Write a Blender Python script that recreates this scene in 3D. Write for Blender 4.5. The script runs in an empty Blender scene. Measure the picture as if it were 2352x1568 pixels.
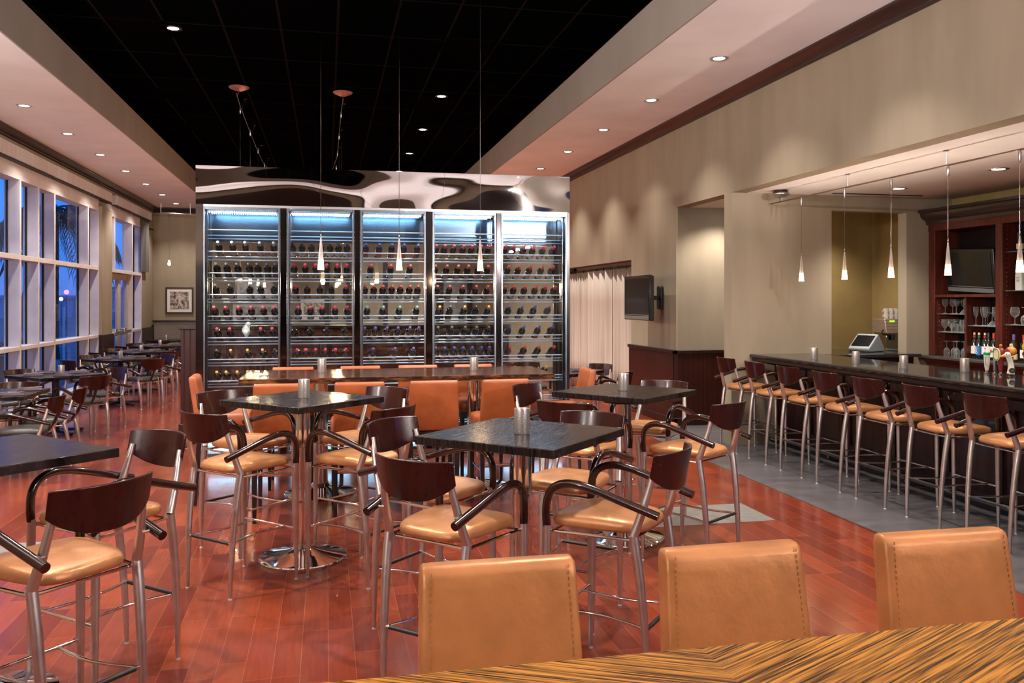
import bpy, math, random
from math import sin, cos, tan, pi, atan2, sqrt, radians, asin
from mathutils import Vector, Matrix
random.seed(11)
SC = bpy.context.scene
COL = SC.collection

# ---------------------------------------------------------------- mesh builder
class M:
    def __init__(s):
        s.v = []; s.f = []; s.m = []; s.cur = 0
    def add(s, vs, fs):
        b = len(s.v); s.v += [tuple(p) for p in vs]
        for f in fs:
            s.f.append(tuple(b + i for i in f)); s.m.append(s.cur)
    def box(s, x0, y0, z0, x1, y1, z1):
        s.add([(x0,y0,z0),(x1,y0,z0),(x1,y1,z0),(x0,y1,z0),(x0,y0,z1),(x1,y0,z1),(x1,y1,z1),(x0,y1,z1)],
              [(0,3,2,1),(4,5,6,7),(0,1,5,4),(1,2,6,5),(2,3,7,6),(3,0,4,7)])
        return s
    def cbox(s, cx, cy, cz, sx, sy, sz, rz=0, rx=0):
        b = len(s.v)
        s.box(-sx/2,-sy/2,-sz/2,sx/2,sy/2,sz/2)
        R = Matrix.Translation((cx,cy,cz)) @ Matrix.Rotation(rz,4,'Z') @ Matrix.Rotation(rx,4,'X')
        for i in range(b, len(s.v)): s.v[i] = tuple(R @ Vector(s.v[i]))
        return s
    def prism(s, poly, z0, z1):
        n = len(poly)
        vs = [(x,y,z0) for x,y in poly] + [(x,y,z1) for x,y in poly]
        fs = [tuple(range(n-1,-1,-1)), tuple(range(n,2*n))] + [(i,(i+1)%n,n+(i+1)%n,n+i) for i in range(n)]
        s.add(vs, fs); return s
    def ext_y(s, poly, y0, y1):
        n = len(poly)
        vs = [(x,y0,z) for x,z in poly] + [(x,y1,z) for x,z in poly]
        fs = [tuple(range(n)), tuple(range(2*n-1,n-1,-1))] + [(i,n+i,n+(i+1)%n,(i+1)%n) for i in range(n)]
        s.add(vs, fs); return s
    def ext_x(s, poly, x0, x1):
        n = len(poly)
        vs = [(x0,y,z) for y,z in poly] + [(x1,y,z) for y,z in poly]
        fs = [tuple(range(n-1,-1,-1)), tuple(range(n,2*n))] + [(i,(i+1)%n,n+(i+1)%n,n+i) for i in range(n)]
        s.add(vs, fs); return s
    def tube(s, pts, r, n=10, flat=1.0):
        pts = [Vector(p) for p in pts]; k = len(pts)
        rs = r if isinstance(r,(list,tuple)) else [r]*k
        T = []
        for i in range(k):
            a = pts[max(i-1,0)]; b = pts[min(i+1,k-1)]
            T.append((b-a).normalized())
        up = Vector((0,0,1)) if abs(T[0].z) < .9 else Vector((1,0,0))
        nrm = (up - T[0]*up.dot(T[0])).normalized()
        rings = []
        for i in range(k):
            nrm = (nrm - T[i]*nrm.dot(T[i]))
            nrm = nrm.normalized() if nrm.length > 1e-6 else Vector((1,0,0))
            bn = T[i].cross(nrm)
            rings.append([pts[i] + (nrm*cos(2*pi*j/n) + bn*sin(2*pi*j/n)*flat)*rs[i] for j in range(n)])
        vs = [p for rg in rings for p in rg]
        fs = []
        for i in range(k-1):
            for j in range(n):
                j2 = (j+1)%n
                fs.append((i*n+j, i*n+j2, (i+1)*n+j2, (i+1)*n+j))
        fs.append(tuple(range(n-1,-1,-1))); fs.append(tuple((k-1)*n+j for j in range(n)))
        s.add(vs, fs); return s
    def lathe(s, prof, n=24, c=(0,0,0), cap=True):
        vs = []; fs = []; k = len(prof)
        for r,z in prof:
            for j in range(n):
                a = 2*pi*j/n
                vs.append((c[0]+r*cos(a), c[1]+r*sin(a), c[2]+z))
        for i in range(k-1):
            for j in range(n):
                j2 = (j+1)%n
                fs.append((i*n+j, i*n+j2, (i+1)*n+j2, (i+1)*n+j))
        if cap:
            if prof[0][0] > 1e-5: fs.append(tuple(range(n-1,-1,-1)))
            if prof[-1][0] > 1e-5: fs.append(tuple((k-1)*n+j for j in range(n)))
        s.add(vs, fs); return s
    def sph(s, c, r, n=12, sz=1.0):
        k = max(6, n//2+2)
        return s.lathe([(max(r*sin(pi*i/k),1e-4), -r*cos(pi*i/k)*sz) for i in range(k+1)], n, c)
    def rings(s, rings, closed_top=True, closed_bot=True):
        n = len(rings[0]); k = len(rings)
        vs = [p for rg in rings for p in rg]; fs = []
        for i in range(k-1):
            for j in range(n):
                j2 = (j+1)%n
                fs.append((i*n+j, i*n+j2, (i+1)*n+j2, (i+1)*n+j))
        if closed_bot: fs.append(tuple(range(n-1,-1,-1)))
        if closed_top: fs.append(tuple((k-1)*n+j for j in range(n)))
        s.add(vs, fs); return s
    def grid(s, fn, nu, nv):
        vs = [fn(i/nu, j/nv) for j in range(nv+1) for i in range(nu+1)]
        fs = [(j*(nu+1)+i, j*(nu+1)+i+1, (j+1)*(nu+1)+i+1, (j+1)*(nu+1)+i) for j in range(nv) for i in range(nu)]
        s.add(vs, fs); return s
    def build(s, name, mats, parent=None, bevel=0, seg=2, ang=40, loc=None, rot=None):
        me = bpy.data.meshes.new(name)
        me.from_pydata(s.v, [], s.f)
        if not isinstance(mats,(list,tuple)): mats = [mats]
        for m in mats: me.materials.append(m)
        if len(mats) > 1:
            me.polygons.foreach_set('material_index', s.m)
        me.update()
        me.shade_smooth()
        me.set_sharp_from_angle(angle=radians(ang))
        o = bpy.data.objects.new(name, me)
        COL.objects.link(o)
        if parent: o.parent = parent
        if loc: o.location = loc
        if rot: o.rotation_euler = rot
        if bevel:
            b = o.modifiers.new('bevel','BEVEL'); b.width = bevel; b.segments = seg; b.limit_method = 'ANGLE'; b.angle_limit = radians(40)
            b.harden_normals = False
        return o

def crm(pts, sub=6):
    """Catmull-Rom smoothing of a polyline"""
    P = [Vector(p) for p in pts]; out = []
    for i in range(len(P)-1):
        p0 = P[max(i-1,0)]; p1 = P[i]; p2 = P[i+1]; p3 = P[min(i+2,len(P)-1)]
        for k in range(sub):
            t = k/sub
            out.append(0.5*((2*p1)+(-p0+p2)*t+(2*p0-5*p1+4*p2-p3)*t*t+(-p0+3*p1-3*p2+p3)*t*t*t))
    out.append(P[-1]); return out
def lerp_list(a, n):
    out = []
    for i in range(n):
        t = i/(n-1)*(len(a)-1); k = min(int(t), len(a)-2); f = t-k
        out.append(a[k]*(1-f)+a[k+1]*f)
    return out

def thing(name, label, cat, loc=(0,0,0), rotz=0, group=None):
    o = bpy.data.objects.new(name, None); COL.objects.link(o)
    o.empty_display_size = .1
    o.location = loc; o.rotation_euler = (0,0,rotz)
    o['label'] = label; o['category'] = cat
    if group: o['group'] = group
    return o
def tag(o, label, cat, group=None):
    o['label'] = label; o['category'] = cat
    if group: o['group'] = group
    return o
def struct(o):
    o['kind'] = 'structure'; return o
def kids(o): return [c for c in bpy.data.objects if c.parent == o]
def dup(root, loc, rotz=0, label=None, group=None, cat=None, rot=None):
    r = root.copy(); COL.objects.link(r); r.location = loc
    r.rotation_euler = rot if rot else (0,0,rotz)
    if label: r['label'] = label
    if group: r['group'] = group
    def rec(a, b):
        for ch in CH.get(a.name, []):
            c = ch.copy(); COL.objects.link(c); c.parent = b
            CH.setdefault(b.name, []).append(c)
            rec(ch, c)
    CH.setdefault(r.name, [])
    rec(root, r)
    return r
CH = {}
def index_children():
    CH.clear()
    for o in bpy.data.objects:
        if o.parent: CH.setdefault(o.parent.name, []).append(o)

# ---------------------------------------------------------------- materials
def nodes(name):
    m = bpy.data.materials.new(name); m.use_nodes = True
    nt = m.node_tree; nt.nodes.clear()
    out = nt.nodes.new('ShaderNodeOutputMaterial')
    return m, nt, out
def N(nt, t, **kw):
    n = nt.nodes.new(t)
    for k,v in kw.items():
        if k in n.inputs: n.inputs[k].default_value = v
        else: setattr(n, k, v)
    return n
def rgba(c): return (c[0],c[1],c[2],1)
def pbr(name, col, rough=.5, metal=0, spec=.5, coat=0, var=.12, vscale=6, stretch=(1,1,1), bump=0, bscale=40, emis=None, estr=0, rvar=0, col2=None, sheen=0):
    m, nt, out = nodes(name); L = nt.links.new
    b = N(nt,'ShaderNodeBsdfPrincipled'); L(b.outputs[0], out.inputs[0])
    b.inputs['Roughness'].default_value = rough; b.inputs['Metallic'].default_value = metal
    b.inputs['Specular IOR Level'].default_value = spec; b.inputs['Coat Weight'].default_value = coat
    b.inputs['Coat Roughness'].default_value = .06
    if sheen: b.inputs['Sheen Weight'].default_value = sheen
    tc = N(nt,'ShaderNodeTexCoord'); mp = N(nt,'ShaderNodeMapping'); mp.inputs['Scale'].default_value = stretch
    L(tc.outputs['Object'], mp.inputs[0])
    nz = N(nt,'ShaderNodeTexNoise'); nz.inputs['Scale'].default_value = vscale; nz.inputs['Detail'].default_value = 4
    L(mp.outputs[0], nz.inputs['Vector'])
    mx = N(nt,'ShaderNodeMix', data_type='RGBA')
    c2 = col2 if col2 else tuple(max(0,x*(1-2*var)) for x in col)
    c1 = col if col2 else tuple(min(1,x*(1+2*var)) for x in col)
    mx.inputs[6].default_value = rgba(c2); mx.inputs[7].default_value = rgba(c1)
    rp = N(nt,'ShaderNodeMapRange'); rp.inputs[1].default_value = .3; rp.inputs[2].default_value = .7
    L(nz.outputs[0], rp.inputs[0]); L(rp.outputs[0], mx.inputs[0]); L(mx.outputs[2], b.inputs['Base Color'])
    if rvar:
        r2 = N(nt,'ShaderNodeMapRange'); r2.inputs[1].default_value=.3; r2.inputs[2].default_value=.7
        r2.inputs[3].default_value = max(0.02,rough-rvar); r2.inputs[4].default_value = rough+rvar
        L(nz.outputs[0], r2.inputs[0]); L(r2.outputs[0], b.inputs['Roughness'])
    if bump:
        n2 = N(nt,'ShaderNodeTexNoise'); n2.inputs['Scale'].default_value = bscale; n2.inputs['Detail'].default_value = 3
        L(mp.outputs[0], n2.inputs['Vector'])
        bp = N(nt,'ShaderNodeBump'); bp.inputs['Strength'].default_value = bump; bp.inputs['Distance'].default_value = .01
        L(n2.outputs[0], bp.inputs['Height']); L(bp.outputs[0], b.inputs['Normal'])
    if emis:
        b.inputs['Emission Color'].default_value = rgba(emis); b.inputs['Emission Strength'].default_value = estr
    return m
def emit(name, col, s):
    m, nt, out = nodes(name); e = N(nt,'ShaderNodeEmission'); e.inputs[0].default_value = rgba(col); e.inputs[1].default_value = s
    nt.links.new(e.outputs[0], out.inputs[0]); return m
def glass(name, tint=(1,1,1), base=.04, edge=.6, power=4, rough=0.0, edge_white=0):
    m, nt, out = nodes(name); L = nt.links.new
    t = N(nt,'ShaderNodeBsdfTransparent'); t.inputs[0].default_value = rgba(tint)
    g = N(nt,'ShaderNodeBsdfGlossy'); g.inputs['Roughness'].default_value = rough
    lw = N(nt,'ShaderNodeLayerWeight')
    p = N(nt,'ShaderNodeMath', operation='POWER'); p.inputs[1].default_value = power
    mu = N(nt,'ShaderNodeMath', operation='MULTIPLY_ADD'); mu.inputs[1].default_value = edge; mu.inputs[2].default_value = base
    mx = N(nt,'ShaderNodeMixShader')
    L(lw.outputs['Facing'], p.inputs[0]); L(p.outputs[0], mu.inputs[0]); L(mu.outputs[0], mx.inputs[0])
    L(t.outputs[0], mx.inputs[1]); L(mx.outputs[0], out.inputs[0])
    if edge_white:  # white mixed into the glass edges to stand in for bright highlights
        df = N(nt,'ShaderNodeBsdfTranslucent'); df.inputs[0].default_value = (.9,.92,.92,1); m2 = N(nt,'ShaderNodeMixShader'); m2.inputs[0].default_value = edge_white
        d2 = N(nt,'ShaderNodeBsdfDiffuse'); d2.inputs[0].default_value = (.9,.92,.92,1); m3 = N(nt,'ShaderNodeMixShader'); m3.inputs[0].default_value = .5
        L(df.outputs[0], m3.inputs[1]); L(d2.outputs[0], m3.inputs[2]); L(g.outputs[0], m2.inputs[1]); L(m3.outputs[0], m2.inputs[2]); L(m2.outputs[0], mx.inputs[2])
    else: L(g.outputs[0], mx.inputs[2])
    return m

WALL = pbr('wall_paint', (.305,.255,.185), .75, var=.05, vscale=2.2, stretch=(1.5,1.5,.35), spec=.25)
WALL_D = pbr('wall_paint_ochre', (.30,.215,.085), .75, var=.06, vscale=2, spec=.25)
SOFFIT = pbr('soffit_paint', (.82,.79,.80), .8, var=.03, vscale=1.5, spec=.2)
FASCIA = pbr('fascia_paint', (.33,.29,.25), .8, var=.03, vscale=2, stretch=(1,1,.4), spec=.2)
CROWN = pbr('crown_wood', (.026,.012,.009), .35, var=.2, vscale=5, stretch=(6,.4,6), coat=.2)
MAHOG = pbr('mahogany', (.075,.014,.008), .34, var=.25, vscale=6, stretch=(6,6,.5), coat=.1, spec=.35)
MAHOG_D = pbr('mahogany_dark', (.020,.006,.0042), .35, var=.25, vscale=6, stretch=(6,6,.5), coat=.08, spec=.3)
BLACKW = pbr('ebony_wood', (.012,.008,.007), .28, var=.4, vscale=14, stretch=(1,8,1), coat=.25, bump=.05, bscale=60)
TABLEW = pbr('wenge_table', (.014,.009,.008), .24, var=.35, vscale=9, stretch=(1.2,14,1), coat=0, rvar=.05, spec=.2)
BACKW = pbr('bent_plywood_stain', (.024,.0046,.0036), .24, var=.12, vscale=7, stretch=(4,4,.6), coat=.12, spec=.3)
ARMW = pbr('arm_wood', (.017,.004,.0033), .14, var=.2, vscale=7, coat=.5, spec=.4)
LEGM = pbr('satin_nickel', (.60,.53,.50), .42, metal=1, var=.04, vscale=20)
CHROME = pbr('chrome', (.82,.80,.78), .07, metal=1, var=.02, vscale=8)
CHROME_D = pbr('chrome_dark', (.33,.30,.29), .12, metal=1, var=.05, vscale=8)
RUBBER = pbr('black_rubber', (.012,.012,.012), .5)
FOOT = pbr('foot_glide', (.7,.68,.64), .4)
TAN = pbr('tan_leather', (.50,.222,.088), .36, metal=.35, var=.09, vscale=9, bump=.12, bscale=90, spec=.55, rvar=.05)
ORANGE = pbr('orange_leather', (.30,.074,.018), .42, var=.10, vscale=6, bump=.22, bscale=22, spec=.5, rvar=.05)
CARAMEL = pbr('caramel_leather', (.54,.225,.075), .40, metal=.30, var=.13, vscale=4.5, bump=.20, bscale=24, spec=.5, rvar=.05)
STITCH = pbr('stitching', (.42,.175,.065), .6)
BLKLEA = pbr('black_leather', (.035,.034,.030), .34, var=.15, vscale=8, bump=.1, bscale=70)
WINFR = pbr('window_frame_paint', (.66,.60,.59), .5, var=.04, vscale=4)
DARKGAP = pbr('dark_gasket', (.015,.014,.014), .6)
SHADE = pbr('roller_shade', (.56,.52,.50), .55, var=.05, vscale=5, stretch=(2,2,.3))
SHADE_D = pbr('roller_shade_fabric', (.10,.09,.085), .85, var=.1, vscale=40)
CURT = pbr('sheer_drape', (.50,.43,.37), .85, var=.08, vscale=3, stretch=(1,3,.15))
STEEL = pbr('brushed_steel', (.55,.55,.56), .28, metal=1, var=.06, vscale=10, stretch=(.4,1,8))
ALUD = pbr('aluminium_dark', (.26,.29,.33), .25, metal=1, var=.04, vscale=12)
ALU = pbr('aluminium', (.62,.66,.70), .3, metal=1, var=.04, vscale=12)
RAILM = pbr('rail_metal', (.52,.70,.88), .30, metal=.25, var=.02)  # blue put into the colour for the cool glow on the rails
GREYP = pbr('grey_plastic', (.12,.13,.13), .4, var=.05)
BLACKP = pbr('black_plastic', (.010,.010,.011), .25, var=.2, vscale=5)
SCREEN = pbr('screen_glass', (.006,.007,.009), .10, var=.1, vscale=2)
GRANITE = pbr('black_granite', (.008,.0075,.0075), .06, col2=(.035,.033,.031), vscale=420, spec=.4)
GRANITE_G = pbr('grey_granite', (.10,.09,.085), .2, col2=(.03,.026,.024), vscale=260)
TILE = pbr('slate_tile', (.105,.097,.105), .34, var=.12, vscale=3, stretch=(1,3,1), bump=.05, bscale=20)
STONE = pbr('grey_stone', (.20,.19,.178), .35, var=.10, vscale=9, stretch=(1,3,1))
PURPLE = pbr('plum_napkin', (.105,.072,.10), .8, var=.1, vscale=40)
WHITE = pbr('white_card', (.78,.76,.72), .5, var=.03)
CREAM = pbr('cream_label', (.70,.60,.38), .5, var=.04)
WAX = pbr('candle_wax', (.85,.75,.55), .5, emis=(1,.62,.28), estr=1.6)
FLAME = emit('candle_flame', (1,.62,.25), 30)
CANLENS = emit('downlight_lens', (1,.93,.85), 30)
LED = emit('led_white_blue', (.36,.70,1), 60)
LEDB = emit('led_white_blue_low', (.45,.75,1), 16)
PENDLIT = emit('pendant_glow', (1,.70,.38), 5.5)
PENDHOT = emit('pendant_core', (1,.78,.48), 22)
FROST = pbr('frosted_glass', (.62,.52,.48), .25, var=.05, vscale=30)
PANE = glass('window_pane', (.97,.98,1), .03, .28, 5)
CABPANE = glass('cabinet_pane', (.97,.98,.98), .055, .5, 3)
GLASSW = glass('glassware', (.98,.99,.99), .12, .95, 1.5, 0.02, .55)
SHELFG = glass('shelf_glass', (.72,.92,.84), .22, .6, 2, 0, .5)
BOTTLE_G = pbr('bottle_glass', (.010,.012,.008), .07, var=.3, coat=.4)
def flatcol(name, c, r=.45, metal=0): return pbr(name, c, r, metal=metal, var=.06, vscale=20)
CAPS = {'pink': flatcol('capsule_pink',(.50,.05,.11),.35), 'red': flatcol('capsule_red',(.36,.03,.03),.35), 'silver': flatcol('capsule_silver',(.45,.48,.50),.3,.8),
        'black': flatcol('capsule_black',(.02,.02,.022),.3), 'blue': flatcol('capsule_blue',(.035,.05,.22),.35), 'purple': flatcol('capsule_purple',(.10,.06,.26),.35),
        'teal': flatcol('capsule_teal',(.25,.42,.46),.35), 'gold': flatcol('capsule_gold',(.50,.30,.08),.35,.5), 'green': flatcol('capsule_green',(.05,.08,.035),.35), 'cream': flatcol('capsule_cream',(.72,.60,.38),.4)}
LABW = flatcol('bottle_label_white',(.55,.54,.52)); LABR = flatcol('bottle_label_red',(.38,.05,.04)); LABD = flatcol('bottle_label_dark',(.08,.07,.06)); LABT = flatcol('bottle_label_tan',(.36,.30,.20))
GREEN = flatcol('leaf_green',(.035,.13,.03),.5); PALMG = flatcol('palm_green',(.02,.06,.05),.6); TRUNK = flatcol('palm_trunk',(.06,.05,.04),.9)
UMBF = flatcol('umbrella_cloth',(.05,.10,.20),.85)
GROUND = pbr('outside_ground', (.10,.13,.17), .8, var=.3, vscale=1)

def floor_mat():
    m, nt, out = nodes('cherry_plank_floor'); L = nt.links.new
    b = N(nt,'ShaderNodeBsdfPrincipled'); L(b.outputs[0], out.inputs[0])
    tc = N(nt,'ShaderNodeTexCoord'); sp = N(nt,'ShaderNodeSeparateXYZ'); L(tc.outputs['Object'], sp.inputs[0])
    ax = N(nt,'ShaderNodeMath', operation='ADD'); ax.inputs[1].default_value = 50.03; L(sp.outputs[0], ax.inputs[0])
    ay = N(nt,'ShaderNodeMath', operation='ADD'); ay.inputs[1].default_value = 50; L(sp.outputs[1], ay.inputs[0])
    # a different stagger for every plank row
    dv = N(nt,'ShaderNodeMath', operation='DIVIDE'); dv.inputs[1].default_value = .127; L(ax.outputs[0], dv.inputs[0])
    fl = N(nt,'ShaderNodeMath', operation='FLOOR'); L(dv.outputs[0], fl.inputs[0])
    wn = N(nt,'ShaderNodeTexWhiteNoise', noise_dimensions='1D'); L(fl.outputs[0], wn.inputs['W'])
    ml = N(nt,'ShaderNodeMath', operation='MULTIPLY_ADD'); ml.inputs[1].default_value = 1.9; L(wn.outputs[0], ml.inputs[0]); L(ay.outputs[0], ml.inputs[2])
    cb = N(nt,'ShaderNodeCombineXYZ'); L(ml.outputs[0], cb.inputs[0]); L(ax.outputs[0], cb.inputs[1])
    br = N(nt,'ShaderNodeTexBrick'); L(cb.outputs[0], br.inputs['Vector'])
    br.offset = 0.0; br.squash = 1.0
    for k,v in dict(Scale=1.0, Bias=0.0).items(): br.inputs[k].default_value = v
    br.inputs['Mortar Size'].default_value = .0015; br.inputs['Mortar Smooth'].default_value = .3
    br.inputs['Brick Width'].default_value = .62; br.inputs['Row Height'].default_value = .127
    br.inputs['Color1'].default_value = (.245,.046,.018,1); br.inputs['Color2'].default_value = (.135,.021,.011,1); br.inputs['Mortar'].default_value = (.24,.085,.058,1)
    mp = N(nt,'ShaderNodeMapping'); mp.inputs['Scale'].default_value = (12,1.0,1); L(tc.outputs['Object'], mp.inputs[0])
    nz = N(nt,'ShaderNodeTexNoise'); nz.inputs['Scale'].default_value = 4; nz.inputs['Detail'].default_value = 5; nz.inputs['Distortion'].default_value = .2
    L(mp.outputs[0], nz.inputs['Vector'])
    rr = N(nt,'ShaderNodeMapRange'); rr.inputs[1].default_value=.3; rr.inputs[2].default_value=.72; rr.inputs[3].default_value=.90; rr.inputs[4].default_value=1.10; L(nz.outputs[0], rr.inputs[0])
    mx = N(nt,'ShaderNodeMix', data_type='RGBA', blend_type='MULTIPLY'); mx.inputs[0].default_value = 1
    L(br.outputs[0], mx.inputs[6]); L(rr.outputs[0], mx.inputs[7]); L(mx.outputs[2], b.inputs['Base Color'])
    n2 = N(nt,'ShaderNodeTexNoise'); n2.inputs['Scale'].default_value = 3; L(tc.outputs['Object'], n2.inputs['Vector'])
    r2 = N(nt,'ShaderNodeMapRange'); r2.inputs[1].default_value=.3; r2.inputs[2].default_value=.7; r2.inputs[3].default_value=.15; r2.inputs[4].default_value=.25; L(n2.outputs[0], r2.inputs[0]); L(r2.outputs[0], b.inputs['Roughness'])
    bp = N(nt,'ShaderNodeBump'); bp.inputs['Strength'].default_value=.03; bp.inputs['Distance'].default_value=.003; b.inputs['Specular IOR Level'].default_value = .40
    return m
FLOOR = floor_mat()

def zebra_mat(name, gold, dark, seam_x, k, freq, thr=.5, rough=.22):
    m, nt, out = nodes(name); L = nt.links.new
    b = N(nt,'ShaderNodeBsdfPrincipled'); L(b.outputs[0], out.inputs[0]); b.inputs['Roughness'].default_value = rough; b.inputs['Coat Weight'].default_value = .0; b.inputs['Specular IOR Level'].default_value = .22
    b.inputs['Coat Roughness'].default_value = .08
    tc = N(nt,'ShaderNodeTexCoord'); sp = N(nt,'ShaderNodeSeparateXYZ'); L(tc.outputs['Object'], sp.inputs[0])
    sx = N(nt,'ShaderNodeMath', operation='SUBTRACT'); sx.inputs[1].default_value = seam_x; L(sp.outputs[0], sx.inputs[0])
    ab = N(nt,'ShaderNodeMath', operation='ABSOLUTE'); L(sx.outputs[0], ab.inputs[0])
    mu = N(nt,'ShaderNodeMath', operation='MULTIPLY_ADD'); mu.inputs[1].default_value = -k; L(ab.outputs[0], mu.inputs[0]); L(sp.outputs[1], mu.inputs[2])
    al = N(nt,'ShaderNodeMath', operation='MULTIPLY_ADD'); al.inputs[1].default_value = k; L(sp.outputs[1], al.inputs[0]); L(ab.outputs[0], al.inputs[2])
    cb = N(nt,'ShaderNodeCombineXYZ'); L(mu.outputs[0], cb.inputs[0]); L(al.outputs[0], cb.inputs[1]); L(sp.outputs[2], cb.inputs[2])
    mp = N(nt,'ShaderNodeMapping'); mp.inputs['Scale'].default_value = (freq, freq*.022, freq*.5); L(cb.outputs[0], mp.inputs[0])
    nz = N(nt,'ShaderNodeTexNoise'); nz.inputs['Scale'].default_value = 1; nz.inputs['Detail'].default_value = 3; nz.inputs['Roughness'].default_value = .6; L(mp.outputs[0], nz.inputs['Vector'])
    cr = N(nt,'ShaderNodeValToRGB'); L(nz.outputs[0], cr.inputs[0])
    e = cr.color_ramp.elements; e[0].position = thr-.10; e[0].color = rgba(dark); e[1].position = thr+.16; e[1].color = rgba(gold)
    x = e.new(thr-.01); x.color = rgba(tuple(d*.6+g*.22 for d,g in zip(dark,gold)))
    L(cr.outputs[0], b.inputs['Base Color'])
    return m
ZEBRA = zebra_mat('zebrawood', (.68,.30,.050), (.024,.009,.006), .685, .5, 150, .46, .26)
MACASSAR = zebra_mat('macassar_ebony', (.17,.065,.025), (.020,.008,.006), .64, .12, 70, .5, .12)

def ceil_mat():
    m, nt, out = nodes('black_ceiling_tile'); L = nt.links.new
    b = N(nt,'ShaderNodeBsdfPrincipled'); L(b.outputs[0], out.inputs[0]); b.inputs['Roughness'].default_value = .95; b.inputs['Specular IOR Level'].default_value = 0
    tc = N(nt,'ShaderNodeTexCoord'); sp = N(nt,'ShaderNodeSeparateXYZ'); L(tc.outputs['Object'], sp.inputs[0])
    cb = N(nt,'ShaderNodeCombineXYZ')
    a = N(nt,'ShaderNodeMath', operation='ADD'); a.inputs[1].default_value = 30.483-.0; L(sp.outputs[0], a.inputs[0])
    c = N(nt,'ShaderNodeMath', operation='ADD'); c.inputs[1].default_value = 30; L(sp.outputs[1], c.inputs[0])
    L(c.outputs[0], cb.inputs[0]); L(a.outputs[0], cb.inputs[1])
    br = N(nt,'ShaderNodeTexBrick'); br.offset = 0; L(cb.outputs[0], br.inputs['Vector'])
    br.inputs['Scale'].default_value = 1; br.inputs['Brick Width'].default_value = 1.2; br.inputs['Row Height'].default_value = .6
    br.inputs['Mortar Size'].default_value = .012; br.inputs['Mortar Smooth'].default_value = 0
    br.inputs['Color1'].default_value = (.0014,.0012,.0012,1); br.inputs['Color2'].default_value = (.0012,.0014,.0012,1); br.inputs['Mortar'].default_value = (.010,.007,.0065,1)
    L(br.outputs[0], b.inputs['Base Color']); return m
BCEIL = ceil_mat()

def bead_mat(name, col, axis, pitch):
    """beadboard: vertical grooves every pitch metres along an axis"""
    m, nt, out = nodes(name); L = nt.links.new
    b = N(nt,'ShaderNodeBsdfPrincipled'); L(b.outputs[0], out.inputs[0]); b.inputs['Roughness'].default_value = .34; b.inputs['Coat Weight'].default_value = .06; b.inputs['Specular IOR Level'].default_value = .3
    tc = N(nt,'ShaderNodeTexCoord'); sp = N(nt,'ShaderNodeSeparateXYZ'); L(tc.outputs['Object'], sp.inputs[0])
    ad = N(nt,'ShaderNodeMath', operation='ADD'); L(sp.outputs[0], ad.inputs[0]); L(sp.outputs[1], ad.inputs[1])
    dv = N(nt,'ShaderNodeMath', operation='DIVIDE'); dv.inputs[1].default_value = pitch; L(ad.outputs[0], dv.inputs[0])
    fr = N(nt,'ShaderNodeMath', operation='FRACT'); L(dv.outputs[0], fr.inputs[0])
    pp = N(nt,'ShaderNodeMath', operation='PINGPONG'); pp.inputs[1].default_value = .5; L(fr.outputs[0], pp.inputs[0])
    mr = N(nt,'ShaderNodeMapRange'); mr.inputs[1].default_value = 0; mr.inputs[2].default_value = .12; L(pp.outputs[0], mr.inputs[0])
    bp = N(nt,'ShaderNodeBump'); bp.inputs['Strength'].default_value = .4; bp.inputs['Distance'].default_value = .005; L(mr.outputs[0], bp.inputs['Height']); L(bp.outputs[0], b.inputs['Normal'])
    nz = N(nt,'ShaderNodeTexNoise'); nz.inputs['Scale'].default_value = 3
    mx = N(nt,'ShaderNodeMix', data_type='RGBA'); mx.inputs[6].default_value = rgba(tuple(c*.6 for c in col)); mx.inputs[7].default_value = rgba(tuple(c*1.3 for c in col))
    L(tc.outputs['Object'], nz.inputs['Vector']); L(nz.outputs[0], mx.inputs[0]); L(mx.outputs[2], b.inputs['Base Color'])
    return m
BEAD = bead_mat('beadboard_mahogany', (.034,.0065,.0045), 0, .075)

MOFF = 2.6
def wavy_mirror():
    m, nt, out = nodes('wavy_polished_steel'); L = nt.links.new
    b = N(nt,'ShaderNodeBsdfPrincipled'); L(b.outputs[0], out.inputs[0]); b.inputs['Metallic'].default_value = 1; b.inputs['Roughness'].default_value = .04
    b.inputs['Base Color'].default_value = (.58,.55,.54,1)
    tc = N(nt,'ShaderNodeTexCoord'); mp = N(nt,'ShaderNodeMapping'); mp.inputs['Scale'].default_value = (.55,1,1.1); mp.inputs['Location'].default_value = (MOFF,0,0); L(tc.outputs['Object'], mp.inputs[0])
    nz = N(nt,'ShaderNodeTexNoise'); nz.inputs['Scale'].default_value = 1.5; nz.inputs['Detail'].default_value = 1; nz.inputs['Roughness'].default_value = .3; L(mp.outputs[0], nz.inputs['Vector'])
    bp = N(nt,'ShaderNodeBump'); bp.inputs['Strength'].default_value = 1; bp.inputs['Distance'].default_value = .10; L(nz.outputs[0], bp.inputs['Height']); L(bp.outputs[0], b.inputs['Normal'])
    return m
MIRROR = wavy_mirror()
BACKBLK = pbr('niche_back', (.006,.003,.003), .45, spec=.2)

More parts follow.
